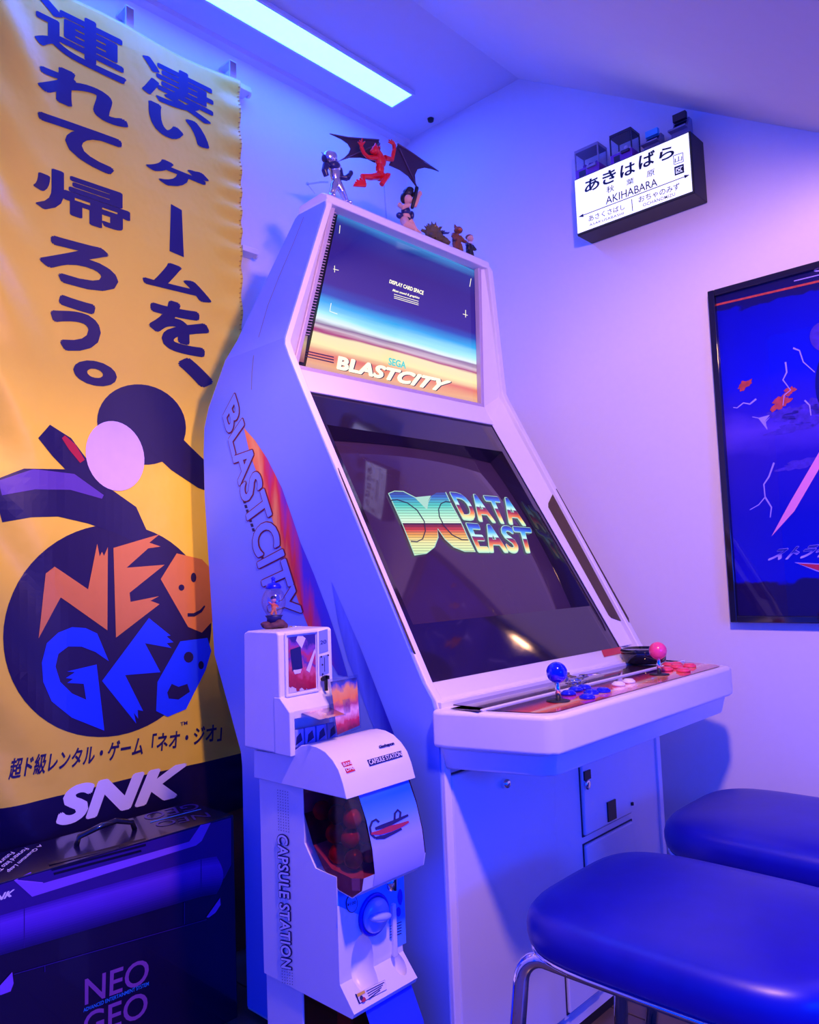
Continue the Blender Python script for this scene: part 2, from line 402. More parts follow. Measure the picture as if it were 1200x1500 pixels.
# plain sweep of cloth shapes above the emblem: a neutral stand-in for the printed figure
M['swd'] = mat('sweep_dark', '#190b45', .5); M['swm'] = mat('sweep_violet', '#5c3fa0', .5); M['swl'] = mat('sweep_pale', '#d8c4f0', .5); M['swr'] = mat('sweep_red', '#b01830', .5)
shape(ring(207, 622, 66, 58, 40, tilt=20), bn, 'swd', bt, off=.0012, grid=12)
shape(ring(168, 668, 42, 52, 40, tilt=-18), bn, 'swl', bt, off=.0020, grid=12)
shape(stroke([(-5,735),(40,722),(90,722),(140,738),(185,762),(210,790)], [62,72,70,62,48,20]), bn, 'swd', bt, off=.0016, grid=12)
shape(stroke([(0,715),(50,702),(105,706),(150,728)], [22,30,24,6]), bn, 'swm', bt, off=.0024, grid=12)
shape(stroke([(64,632),(90,655),(120,690),(150,722)], [26,38,32,14]), bn, 'swd', bt, off=.0014, grid=12)
shape(stroke([(92,640),(105,655),(120,676)], [6,12,8]), bn, 'swr', bt, off=.0024, grid=12)
shape(stroke([(232,640),(265,672),(300,700),(320,712)], [46,44,36,26]), bn, 'swd', bt, off=.0016, grid=12)
lettering('TM', [(264, 1063), (274, 1061), (274, 1056), (264, 1058)], bn, 'ink', bt, bold=.02, off=.0016)
lettering('超ド級レンタル・ゲーム「ネオ・ジオ」', [(12, 1142), (326, 1084), (324, 1058), (14, 1112)], bn, 'ink', bt, bold=.02, shear=.2, off=.0012, grid=10)
lettering('SNK', [(85, 1208), (258, 1166), (270, 1120), (92, 1156)], bn, 'wp', bt, bold=.045, shear=.15, off=.0012, grid=10)
# stitched hem on the right edge
M['thread'] = mat('hem_thread', '#d8a02c', .7)
s = MB()
for j in range(150):
    z = BTOP-.02-j*.0122
    s.obox((1.186, bwave(1.186, z)-.0012, z), (.0030, 0, .0012), (0, .0006, 0), (0, 0, .0012))
s.build('hem_stitching', 'thread', bt)
# hangers on a rail under the ceiling, and two wall brackets
M['clip'] = mat('clear_white_clip', (.75, .78, .85), .3)
for n, (px, py) in enumerate(((190, 14), (341, 98))):
    c = aY(px, py, BY+.008)
    tag(MB().box(c.x-.011, c.x+.011, c.y-.002, c.y+.003, BTOP-.012, BTOP+.055).box(c.x-.011, c.x+.011, c.y-.002, YB-.001, BTOP+.055, BTOP+.06).build('banner_clip', 'clip', bevel=.001),
        ['white strip clip holding the middle of the banner top', 'white strip clip holding the top right corner of the banner'][n], 'clip', 'clips holding the banner')
for n, (px, py, l) in enumerate(((352, 132, .045), (361, 369, .05))):
    c = aY(px, py, YB-.02)
    tag(MB().box(c.x-l/2, c.x+l/2, YB-.04, YB-.0005, c.z-.008, c.z+.008).lathe((c.x+l/2, YB-.022, c.z), [(.004, -.002), (.013, 0), (.013, .006), (.009, .009)], (1, 0, 0)).build('wall_bracket', 'white', bevel=.002),
        ['small white wall bracket beside the banner top corner', 'small white wall bracket halfway down beside the banner'][n], 'bracket', 'wall brackets by the banner')

# ================================================================== ARCADE CABINET
XC = 1.388
ac = thing('arcade_cabinet', 'tall white arcade cabinet with lit marquee, big screen and two joysticks', 'arcade machine', (XC, 1.2, -H))
def mir(p): return V((2*XC-p[0], p[1], p[2]))
def sx(z): return 1.0 if z < .5 else 1.0+.095*min(1, (z-.5)/.32)
side = [(.885, -H+.012), (.885, -.25), (.898, -.213), (.918, -.186), (1.221, .378), (1.268, .468), (1.279, .493), (1.277, .515), (1.238, .808), (1.243, .821), (1.335, .822), (1.345, .815), (1.468, .545),
        (1.572, .405), (1.592, .36), (1.597, .30), (1.596, .2), (1.567, -.165), (1.470, -.370), (1.466, -.40), (1.466, -H+.012)]
def sidep(th): return [V((sx(z)+th, y, z)) for y, z in side]
M['cabs'] = mat('side_panel_blue_cast', (.19, .32, .85), .34, var=.03, scale=8)  # white side given a blue light cast in its colour, offsets the pink lamps
def split_prism(out, t0, t1):
    zb = .5; n = len(out); lo_, hi_ = [], []
    for i in range(n):
        (y, z), (y2, z2) = out[i], out[(i+1) % n]
        (hi_ if z > zb else lo_).append((y, z))
        if (z > zb) != (z2 > zb):
            t = (zb-z)/(z2-z); c = (y+(y2-y)*t, zb); lo_.append(c); hi_.append(c)
    b = MB()
    for poly in (lo_, hi_): b.prism([V((sx(z)+t0, y, z)) for y, z in poly], [V((sx(z)+t1, y, z)) for y, z in poly])
    return b
sk = [(1.25+(y-1.25)*.978, -.05+(z+.05)*.990) for y, z in side]
def mirb(b): b.v = [mir(q) for q in b.v]; return b
split_prism(side, .003, .020).build('side_panel', 'cab', ac, bevel=.003)
L = split_prism(sk, .0, .0035).build('side_tint_skin', 'cabs', ac, bvh=True)
mirb(split_prism(side, .0, .020)).build('side_panel', 'cab', ac, bevel=.003)
core = [(.895, -H+.02), (.895, -.225), (1.02, -.20), (1.075, -.19), (1.385, .40), (1.375, .45), (1.325, .80), (1.33, .812), (1.455, .545), (1.575, .37), (1.578, .2), (1.55, -.165), (1.452, -.375), (1.452, -H+.02)]
def corep(k): return [V((XC+k*(XC-sx(z)-.018), y, z)) for y, z in core]
MB().prism(corep(-1), corep(1)).build('body', 'cab', ac)
# wings either side of the screen
B0, B1 = V((1.0436, .953, -.193)), V((1.061, 1.291, .40)); M0, M1 = V((1.052, 1.326, .453)), V((1.125, 1.258, .838))
E1, E2, E3, E4 = V((1.006, .925, -.186)), V((1.006, 1.224, .374)), V((1.006, 1.284, .492)), V((1.100, 1.243, .818))
def wing(f): return MB().add([f(p) for p in (E1, E2, E3, E4, B0, B1, M0, M1)], [(0, 1, 5, 4), (1, 2, 6, 5), (2, 3, 7, 6)])
wing(lambda p: p).build('front_wing', 'cab', ac, solid=.006, soff=0)
wr = wing(mir).build('front_wing', 'cab', ac, solid=.006, soff=0, bvh=True)
M['grille'] = mat('bronze_speaker_mesh', (.085, .060, .040), .33, metal=.75, var=.45, scale=900, bump=.6)
sg = shape([(815, 716), (818, 721), (921, 906), (922, 912), (918, 914), (895, 906), (891, 902), (803, 744), (803, 738), (813, 717)], wr, 'grille', ac, 'speaker_grille', .004)
me = bpy.data.meshes.new('speaker_grille'); me.from_pydata([mir(v.co+ORG[ac]-V((0, 0, H)))+V((0, 0, H))-ORG[ac] for v in sg.data.vertices], [], [tuple(p.vertices) for p in sg.data.polygons]); me.materials.append(M['grille'])
s2 = bpy.data.objects.new('speaker_grille', me); COL.objects.link(s2); s2.parent = ac
for o_ in (sg, s2): d = o_.modifiers.new('solid', 'SOLIDIFY'); d.thickness = .003; d.offset = 0
# ledge between bezel and control panel, lip between bezel and marquee, top cover
MB().prism([(1.012, .892, -.226), (1.012, .900, -.212), (1.012, .953, -.193), (1.012, 1.02, -.20), (1.012, 1.02, -.24), (1.012, .892, -.24)], (2*(XC-1.012), 0, 0)).build('screen_ledge', 'cab', ac, bevel=.003, bvh=True)
a_, b_ = [(1.282, .398), (1.300, .425), (1.318, .456), (1.36, .46), (1.40, .42), (1.38, .39)], 0
MB().prism([(1.055, y, z) for y, z in a_], (2*(XC-1.055), 0, 0)).build('marquee_lip', 'cab', ac, bevel=.004)
top = MB().prism([(1.100, 1.240, .812), (1.100, 1.243, .832), (1.100, 1.262, .842), (1.100, 1.34, .838), (1.100, 1.345, .812)], (2*(XC-1.100), 0, 0)).build('top_cover', 'cab', ac, bevel=.004)
# bezel and tube
BN = V((0, -.869, .495)).normalized()
def bz(x, y, off=0): d = ray(x, y); return d*((B0+BN*off).dot(BN)/d.dot(BN))
out = [B0, mir(B0), mir(B1), B1]
opn = [bz(613, 914), bz(869, 887), bz(740, 662), bz(486, 623)]
xl0, xl1 = (opn[0].x+2*XC-opn[1].x)/2, (opn[3].x+2*XC-opn[2].x)/2
for i, x in ((0, xl0), (1, 2*XC-xl0), (2, 2*XC-xl1), (3, xl1)): opn[i].x = x
cen = sum(opn, V((0, 0, 0)))/4
inn = [cen+(p-cen)*.965-BN*.06 for p in opn]
o2 = [p-BN*.012 for p in out]
b = MB(); b.add(out+opn+inn+o2, [(i, (i+1) % 4, 4+(i+1) % 4, 4+i) for i in range(4)]+[(4+i, 4+(i+1) % 4, 8+(i+1) % 4, 8+i) for i in range(4)]+[(12+i, 12+(i+1) % 4, (i+1) % 4, i) for i in range(4)])
M['bezel'] = mat('bezel_black', (.020, .012, .026), .07, var=.1, coat=.5)
bzl = b.build('screen_bezel', 'bezel', ac)
M['crt'] = mat('screen_glass', (.030, .014, .040), .05, var=.05, em=(.30, .10, .42), es=.07)
N = 24; vs = []; fs = []
for j in range(N+1):
    for i in range(N+1):
        u, v = i/N, j/N; c = [cen+(p-cen)*1.03 for p in opn]
        p = c[0]*(1-u)*(1-v)+c[1]*u*(1-v)+c[2]*u*v+c[3]*(1-u)*v
        vs.append(p-BN*(.048-.030*(1-(2*u-1)**2)*.5-.030*(1-(2*v-1)**2)*.5))
fs = [(j*(N+1)+i, j*(N+1)+i+1, (j+1)*(N+1)+i+1, (j+1)*(N+1)+i) for j in range(N) for i in range(N)]
crt = MB().add(vs, fs).build('screen_tube', 'crt', ac, smooth=True, bvh=True)
d = crt.modifiers.new('solid', 'SOLIDIFY'); d.thickness = .01; d.offset = -1
# picture on the tube
M['dc'] = gradmat('screen_rainbow', [(0, '#c8f0b4'), (.2, '#f0f0a8'), (.30, '#f0b850'), (.40, '#d83c30'), (.48, '#601030'), (.50, '#301040'), (.515, '#e8ffe0'), (.62, '#b8f4d0'), (.78, '#4cd0c0'), (.92, '#2868c8'), (1, '#302080')], es=1.15, lines=150)
M['txt'] = gradmat('screen_letters', [(0, '#c8f0c0'), (.12, '#f0e090'), (.25, '#f08038'), (.42, '#a02040'), (.52, '#502060'), (.56, '#c8f8ff'), (.72, '#58b8f0'), (.9, '#2850d8'), (1, '#203090')], es=1.15)
M['glowline'] = mat('screen_outline', (0, 0, 0), .5, em='#b8e8d8', es=.9)
M['darkline'] = mat('screen_dark_line', (0, 0, 0), .5, em='#303060', es=.5)
KD = lambda p: crop(p, 4.286, 530, 700)
dc = KD([(162,105),(200,90),(255,92),(330,130),(405,205),(410,160),(430,120),(465,98),(520,96),(560,180),(610,270),(660,380),(706,470),(640,468),(570,440),(515,390),(470,325),(473,380),(450,440),(400,480),(325,492),(290,400),(250,300),(205,200)])
shape(dc, crt, 'dc', crt, 'screen_logo', .003, 8)
shape(stroke(dc+[dc[0]], 1.2), crt, 'glowline', crt, 'logo_outline', .004)
for q in ([(172,150),(215,145),(280,165),(340,210),(385,280),(392,340),(375,390),(340,408),(300,405)], [(555,160),(520,155),(490,170),(475,205),(480,250),(510,310),(560,365),(620,395),(660,396)]):
    shape(stroke(KD(q), 1.6), crt, 'darkline', crt, 'logo_line', .0045)
for body, q in (('DATA', [(632, 262), (1020, 300), (955, 140), (552, 100)]), ('EAST', [(728, 468), (1085, 472), (1050, 322), (652, 292)])):
    lettering(body, KD(q), crt, 'glowline', crt, bold=.042, off=.003, space=1.05)
    lettering(body, KD(q), crt, 'txt', crt, bold=.020, off=.004, space=1.05)
# marquee
MN = (mir(M0)-M0).cross(M1-M0).normalized()
if MN.y > 0: MN = -MN
def mq(x, y, off=0): d = ray(x, y); return d*((M0+MN*off).dot(MN)/d.dot(MN))
def bar(b, p, q, t, n):
    d = (q-p).normalized(); s_ = d.cross(n).normalized(); return b.obox((p+q)/2, (q-p)/2+d*t, s_*t, n*t*1.4)
b = MB(); k = [M0, mir(M0), mir(M1), M1]; kc = sum(k, V((0, 0, 0)))/4
k = [kc+(p-kc)*.975 for p in k]
for i in range(4): bar(b, k[i], k[(i+1) % 4], .0062, MN)
M['mframe'] = mat('marquee_frame', (.50, .42, .52), .3, var=.03)
b.build('marquee_frame', 'mframe', ac, bevel=.003)
M['art'] = gradmat('marquee_art', [(0, '#d8a098'), (.05, '#f0b080'), (.11, '#e87868'), (.17, '#fff0b0'), (.235, '#fbe8b8'), (.25, '#b04878'), (.275, '#d8c0d0'), (.30, '#8c6c98'), (.32, '#e8f8ff'), (.355, '#a8f0ff'), (.43, '#28a8f0'), (.49, '#1848b8'), (.55, '#281890'), (.80, '#241080'), (.93, '#1c2890'), (1, '#3888d0')], es=1.05, rough=.08, noise=.07, nscale=(1.5, 16), coat=.3)
mo = -.008
art = MB().quad(mq(447, 540, mo), mq(704, 596, mo), mq(697, 397, mo), mq(496, 309, mo)).build('marquee_art', 'art', ac, bvh=True)
b = MB().quad(mq(421, 533, mo-.004), mq(709, 600, mo-.004), mq(703, 386, mo-.004), mq(484, 296, mo-.004)); b.build('marquee_backing', 'blackm', ac)
M['rib'] = mat('marquee_rib', (.45, .34, .42), .35, em='#806070', es=.12)
b = MB(); n = 46
for i in range(n):
    t = i/(n-1); y = 300+t*186; p = mq(483-56*t, y, mo+.002); q_ = mq(494-41*t, y+4.2, mo+.002)
    if i in (13, 27): b.obox((p+q_)/2, (q_-p)/2, MN*.002, (M1-M0).normalized()*.0022)
    else: b.obox((p+q_)/2, (q_-p)/2, MN*.0015, (M1-M0).normalized()*.0009)
b.build('marquee_ribs', 'rib', ac)
M['dusk'] = gradmat('marquee_side_art', [(0, '#b86070'), (.4, '#f0a888'), (.7, '#f8d8a0'), (1, '#c090a0')], es=.6, noise=.2)
MB().quad(mq(428, 527, mo+.001), mq(445, 531, mo+.001), mq(451, 492, mo+.001), mq(423, 486, mo+.001)).build('marquee_side_art', 'dusk', ac)
M['mcy'] = mat('marquee_letter_cyan', (0, 0, 0), .5, em='#60d8d8', es=1); M['mwh'] = mat('marquee_letter_white', (0, 0, 0), .5, em='#fff8d8', es=1.25); M['mdk'] = mat('marquee_letter_dark', (.03, .02, .05), .5)
lettering('SEGA', [(569, 534), (594, 540), (594.5, 530.5), (569.5, 524)], art, 'mcy', ac, bold=.03)
bq = [(494, 540), (651, 574), (659, 559), (490, 521)]
lettering('BLASTCITY', [(x+1.6, y+.8) for x, y in bq], art, 'mdk', ac, bold=.055, shear=.3, space=1.05, off=.0006)
lettering('BLASTCITY', bq, art, 'mwh', ac, bold=.05, shear=.3, space=1.05, off=.0014)
lettering('DISPLAY CARD SPACE', [(570, 414.5), (619.6, 432), (620.5, 426.5), (571, 409.5)], art, 'mwh', ac, bold=.03)
lettering('Most sound & graphics', [(574.5, 427.5), (614, 439), (614.5, 435), (575, 423)], art, 'mwh', ac, bold=.02, shear=.3)
for y0 in (430.5, 433.5, 436): shape([(577, y0), (613, y0+10.5), (613, y0+11.3), (577, y0+.8)], art, 'mwh', ac)
for pts in ([(490, 389), (490, 399)], [(488, 394), (496, 396)], [(682, 454), (682, 465)], [(678, 460), (685, 462)], [(485, 444), (483, 456), (494, 460)], [(690, 408), (688, 420)], [(498, 330), (497, 342)]):
    shape(stroke(pts, .8), art, 'mwh', ac)
for y0 in (513, 517, 521): shape([(447, y0), (489, y0+9.5), (489, y0+11.2), (447, y0+1.6)], art, 'mdk', ac)
# control panel
def plan(o, yb=.895):
    l = [(.985+o, yb), (.985+o, .868), (1.026+o, .712+o*.6), (1.032+o, .698+o), (1.046+o*.8, .688+o), (1.062+o*.6, .685+o)]
    return l+[(2*XC-x, y) for x, y in l[::-1]]
cp = MB().prism([(x, y, -.287) for x, y in plan(0)], (0, 0, .062)).build('control_panel', 'cab', ac, bevel=.008, bseg=3)
MB().prism([(x, y, -.323) for x, y in plan(.020, .885)], [V((x, y, -.287)) for x, y in plan(.012, .885)]).build('control_panel_apron', 'cab', ac, bevel=.004)
M['cpart'] = gradmat('control_panel_art', [(0, '#c83030'), (.16, '#ff9448'), (.26, '#ffd8a8'), (.36, '#f05038'), (.52, '#d04050'), (.66, '#803070'), (.75, '#401858'), (1, '#401858')], rough=.1, noise=.45, nscale=(3, 1.6), diag=-.16, coat=.5)
pl = plan(.018, .808); us = [((x-.98)/.82, (y-.70)/.11) for x, y in pl]
cpa = MB().add([(x, y, -.2235) for x, y in pl], [tuple(range(len(pl)))], us).build('panel_art', 'cpart', cp, bvh=True)
M['dpl'] = mat('dark_panel_cover', (.05, .025, .07), .06, coat=.5)
MB().prism([(1.035, .812, -.2245), (2*XC-1.035, .812, -.2245), (2*XC-1.035, .888, -.2245), (1.035, .888, -.2245)], (0, 0, .0015)).build('panel_cover', 'dpl', cp)
MB().box(1.012, 2*XC-1.012, .806, .812, -.225, -.221).build('panel_seam', 'cab', cp, bevel=.0012)
MB().box(1.005, 2*XC-1.005, .888, .897, -.226, -.216).build('panel_hinge', 'cab', cp, bevel=.0015)
ZP = -.2232
M['bball'] = mat('blue_plastic', '#0818d8', .12, coat=.5); M['pball'] = mat('pink_plastic', '#ff4a80', .3, coat=.3)
def stick(bx, by, tx, ty, m):
    p = aZ(bx, by, ZP); t = p+V((0, 0, .048))
    j = MB().tube([p, p+V((0, 0, .04))], .0042, 12).build('joystick_shaft', 'chrome', cp, smooth=True)
    MB().lathe(p, [(.020, 0), (.020, .0012), (.007, .0018)]).build('dust_washer', 'blackm', cp, smooth=True)
    MB().ell(t, .0178, seg=28, rings=16).build('joystick_ball', m, cp, smooth=True)
stick(818, 1027, 817, 990, 'bball'); stick(966, 988, 965, 957, 'pball')
M['bbtn'] = mat('blue_button', '#1018d0', .25); M['pbtn'] = mat('pink_button', '#ff5068', .3); M['wbtn'] = mat('white_button', (.85, .82, .85), .3)
K8 = lambda x, y: (780+x/4, 930+y/4)
def button(x, y, m, r=.0135):
    p = aZ(*K8(x, y), ZP)
    o = MB().lathe(p, [(r, 0), (r, .003), (r*.93, .0045), (r*.80, .0048), (r*.78, .004), (r*.76, .0062), (r*.6, .0074), (.0, .0078)], seg=22).build('push_button', m, cp, smooth=True)
for x, y in ((212, 350), (303, 316), (322, 372), (415, 334), (255, 328), (345, 345)): button(x, y, 'bbtn')
for x, y in ((785, 208), (800, 180), (845, 192), (885, 214), (920, 187), (842, 178)): button(x, y, 'pbtn', .0145)
for x, y in ((505, 297), (565, 280)): button(x, y, 'wbtn', .0125)
shape([(881, 953), (909, 948), (912, 957), (885, 963)], [o for o in BV if o.name.startswith('screen_ledge')][0], 'red', ac, 'red_sticker', .001)
# base: doors and coin unit
YF = .885
def door(name, x0, x1, z0, z1, t=.006):
    MB().box(x0-.0025, x1+.0025, YF+.004, YF+.012, z0-.0025, z1+.0025).build('door_gap', 'line', ac)
    return MB().box(x0, x1, YF-t+.004, YF+.010, z0, z1).build(name, 'cabp', ac, bevel=.004)
MB().box(1.018, 2*XC-1.018, YF+.006, YF+.03, -H+.05, -.225).build('base_front', 'cabp', ac)
door('service_door', 1.018, 1.320, -.850, -.338)
cdx0 = aY(856, 1200, YF).x
coin = door('coin_door', cdx0, 1.622, aY(856, 1226, YF).z, -.335)
door('cash_door', cdx0, 1.624, -.76, aY(856, 1240, YF).z)
door('lower_door', 1.335, 1.45, -.85, -.775)
def at_front(x, y): p = aY(x, y, YF-.003); return p
p = at_front(860, 1149); MB().lathe(p, [(.0105, 0), (.010, .004), (.006, .005)], (0, -1, 0)).build('coin_lock', 'chrome', ac, smooth=True)
p = at_front(860, 1133); MB().box(p.x-.012, p.x+.012, p.y-.002, p.y+.004, p.z-.012, p.z+.006).build('coin_slot', 'blackm', ac)
p = at_front(896, 1187); MB().box(p.x-.017, p.x+.017, p.y-.002, p.y+.004, p.z-.020, p.z+.020).build('coin_return', 'blackm', ac)
p = at_front(738, 1147); MB().lathe(p, [(.008, -.006), (.008, .010), (.005, .012)], (0, -1, 0)).build('door_lock', 'chrome', ac, smooth=True)
p = at_front(926, 1178); MB().lathe(p, [(.004, -.002), (.004, .004)], (0, 0, 1)).build('door_hinge', 'blackm', ac)
MB().box(1.03, 2*XC-1.03, YF+.012, 1.44, -H, -H+.055).build('plinth', 'blackm', ac)
# side print
M['flame'] = gradmat('side_flame', [(0, '#d81840'), (.40, '#d82040'), (.55, '#ff7030'), (.66, '#ffb060'), (.76, '#e83040'), (.88, '#4028c8'), (1, '#2030d0')], axis=0, noise=.35, nscale=(9, 2), diag=.62, rough=.35)
K7 = lambda p: crop(p, 2.778, 280, 560)
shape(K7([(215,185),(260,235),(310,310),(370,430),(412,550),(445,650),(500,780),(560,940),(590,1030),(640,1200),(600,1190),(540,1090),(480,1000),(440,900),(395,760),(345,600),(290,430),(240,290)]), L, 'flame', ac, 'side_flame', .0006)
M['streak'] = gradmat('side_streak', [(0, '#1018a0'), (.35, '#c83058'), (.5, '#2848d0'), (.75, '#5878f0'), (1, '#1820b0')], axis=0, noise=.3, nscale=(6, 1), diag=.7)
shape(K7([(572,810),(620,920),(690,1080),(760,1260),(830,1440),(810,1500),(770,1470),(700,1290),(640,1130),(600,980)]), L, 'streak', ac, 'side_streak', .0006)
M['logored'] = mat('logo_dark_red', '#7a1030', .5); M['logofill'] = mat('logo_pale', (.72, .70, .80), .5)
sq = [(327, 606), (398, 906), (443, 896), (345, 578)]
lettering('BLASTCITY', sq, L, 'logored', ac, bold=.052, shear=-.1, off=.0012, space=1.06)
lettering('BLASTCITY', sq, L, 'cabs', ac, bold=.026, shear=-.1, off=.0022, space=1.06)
for i in range(14):
    t = i/14; x, y = 356+31*t, 733+96*t; shape([(x, y), (x+3.6, y-.6), (x+5, y+4), (x+1.4, y+4.6)], L, 'ink', ac, 'side_mark', .0008)
M['crease_shade'] = mat('side_crease_shade', (.25, .25, .32), .6)  # shade of the crease at the bend, painted as a thin dark line
shape(stroke(crop([(665,205),(600,370),(510,580),(440,760),(385,950),(350,1080),(340,1180),(337,1290)], 4.286, 290, 270), 1.0), L, 'crease_shade', ac, 'side_crease_shade', .0004)

# things left on the control panel
p = aZ(950, 973, ZP); ZY = -.2205
tr = thing('round_tray', 'black round tray on the control panel behind the pink joystick', 'tray', (p.x, p.y+.010, ZY))
b = MB().lathe((p.x, p.y+.010, ZY), [(.036, 0), (.047, .004), (.050, .022), (.049, .033), (.046, .033), (.044, .012), (.0, .010)], seg=32); b.build('bowl', 'black', tr, smooth=True)
b = MB().lathe((p.x, p.y+.010, ZY+.026), [(.0500, 0), (.0515, .002), (.0500, .005)], seg=32); b.build('rim', 'black', tr, smooth=True)
M['brass'] = mat('brass', (.6, .42, .2), .25, metal=1)
p = aZ(842, 1000, ZP); kb = thing('key_ring', 'bunch of metal keys lying behind the blue joystick', 'keys', (p.x, p.y, ZP))
b = MB(); n = 20; b.tube([p+V((.012*math.cos(2*math.pi*i/n), .012*math.sin(2*math.pi*i/n), .003)) for i in range(n+1)], .0012, 6); b.build('ring', 'chrome', kb, smooth=True)
for i, a in enumerate((.1, .8, -.5, 1.6)):
    dx = V((math.cos(a), math.sin(a), 0)); dy = V((-math.sin(a), math.cos(a), 0)); c = p+dx*.020+V((0, 0, .004+.004*i))
    b = MB().lathe(c, [(.009, 0), (.009, .002)], seg=12); b.obox(c+dx*.022+V((0, 0, .001)), dx*.016, dy*.003, V((0, 0, .001))).obox(c+dx*.034+dy*.003+V((0, 0, .001)), dx*.003, dy*.003, V((0, 0, .001))).build('key', 'brass' if i % 2 else 'chrome', kb)

# ================================================================== STATION SIGN ON THE RIGHT WALL
XS = 1.833
q = [aX(845.5, 345, XS), aX(1017.8, 282.2, XS), aX(1010.2, 192.3, XS), aX(839, 261.6, XS)]
sy0, sy1, sz0, sz1 = (q[1].y+q[2].y)/2, (q[0].y+q[3].y)/2, (q[0].z+q[1].z)/2, (q[2].z+q[3].z)/2
sg_ = thing('station_sign', 'black light box sign with glowing white face and Japanese station names', 'sign', (1.875, (sy0+sy1)/2, sz0))
MB().box(XS+.003, XR-.0005, sy0, sy1, sz0, sz1).build('housing', 'blackm', sg_, bevel=.003)
M['face'] = mat('lit_sign_face', (.8, .8, .85), .3, em=(.72, .74, 1.0), es=1.15, var=0)
fc = MB().quad((XS, sy1-.004, sz0+.005), (XS, sy0+.004, sz0+.005), (XS, sy0+.004, sz1-.005), (XS, sy1-.004, sz1-.005)).build('lit_face', 'face', sg_, bvh=True)
M['sink'] = mat('sign_black', (.004, .004, .010), .5)
K6 = lambda p: crop(p, 4.615, 800, 150)
def sgchar(ch, x0, y0, x1, y1, bo=.02, m='sink', off=.0008):
    cx, cy = (x0+x1)/2, (y0+y1)/2; sl = -.385; wd = x1-x0; hh = y1-y0-wd*abs(sl)*.75
    lettering(ch, K6([(cx-wd/2, cy-wd/2*sl+hh/2), (cx+wd/2, cy+wd/2*sl+hh/2), (cx+wd/2, cy+wd/2*sl-hh/2), (cx-wd/2, cy-wd/2*sl-hh/2)]), fc, m, sg_, bold=bo, off=off)
for a in (('あ', 265, 500, 360, 610), ('き', 385, 448, 472, 560), ('は', 505, 400, 602, 508), ('ば', 630, 325, 735, 450), ('ら', 768, 292, 865, 398)): sgchar(*a)
for a in (('秋', 410, 555, 462, 615), ('葉', 545, 508, 595, 562), ('原', 682, 450, 735, 508)): sgchar(*a, .003)
lettering('AKIHABARA', K6([(405, 692), (755, 562), (750, 510), (405, 640)]), fc, 'sink', sg_, bold=.004)
lettering('あさくさばし', K6([(290, 808), (535, 722), (530, 685), (288, 768)]), fc, 'sink', sg_, bold=.006)
lettering('ASAKUSABASHI', K6([(295, 838), (527, 757), (525, 741), (294, 822)]), fc, 'sink', sg_, bold=.004, space=1.1)
lettering('おちゃのみず', K6([(628, 680), (905, 587), (903, 542), (626, 638)]), fc, 'sink', sg_, bold=.006)
lettering('OCHANOMIZU', K6([(658, 706), (875, 630), (873, 609), (656, 685)]), fc, 'sink', sg_, bold=.004, space=1.1)
def sp(p, m='sink', off=.0008): shape(K6(p), fc, m, sg_, 'print', off)
sp(stroke([(245, 766), (945, 500)], 5)); sp([(220, 776), (252, 752), (256, 775)]); sp([(972, 489), (940, 515), (934, 492)]); sp(stroke([(580, 655), (587, 735)], 5))
fr = [(862, 362), (926, 340), (930, 400), (867, 422)]
for i in range(4): sp(stroke([fr[i], fr[(i+1) % 4]], 4))
sgchar('山', 872, 358, 922, 408, .006); sp([(868, 438), (932, 415), (936, 474), (872, 497)]); sgchar('区', 880, 432, 926, 482, .006, 'face', .0014)
# miniatures on the sign
def on_sign(x, y, X=1.865): return aX(x, y, X)
M['mclear'] = clear('clear_plastic', (.80, .84, .95), .10); M['mag'] = mat('violet_plastic', '#7030a8', .4); M['mdark'] = mat('dark_toy_plastic', '#2a1c30', .4); M['mgrey'] = mat('grey_toy_plastic', '#8080a0', .4); M['mscr'] = mat('toy_screen', '#181830', .2); M['mcyan'] = mat('toy_marquee', '#50c0f0', .3)
def mini_crane(yc, wd, ht, frame, floor_, label, toys):
    z = sz1+.0005; x0, x1 = 1.845, 1.845+.05; y0, y1 = yc-wd/2, yc+wd/2
    t = thing('crane_game_miniature', label, 'miniature', (1.87, yc, z), 'miniatures on the sign')
    MB().box(x0, x1, y0, y1, z, z+ht*.32).build('base', floor_, t, bevel=.001)
    b = MB()
    for xx in (x0+.0015, x1-.0015):
        for yy in (y0+.0015, y1-.0015): b.box(xx-.0015, xx+.0015, yy-.0015, yy+.0015, z+ht*.32, z+ht*.9)
    b.build('posts', frame, t)
    MB().box(x0, x1, y0, y1, z+ht*.9, z+ht).build('roof', frame, t, bevel=.001)
    MB().box(x0+.001, x1-.001, y0+.001, y1-.001, z+ht*.321, z+ht*.9).build('glass', 'mclear', t)
    c = MB(); random.seed(len(label))
    for i in range(7): c.ell((x0+.012+random.random()*.026, y0+.01+random.random()*(wd-.02), z+ht*.38+random.random()*ht*.12), .006, seg=8, rings=5)
    c.build('plush_pile', toys, t, smooth=True)
    MB().box(x0-.0006, x0+.001, yc+.004, yc+wd*.34, z+ht*.05, z+ht*.24).build('prize_door', 'mdark', t)
    MB().box(x0-.006, x0, yc-wd*.4, yc-.002, z+ht*.22, z+ht*.30).build('control_shelf', frame, t)
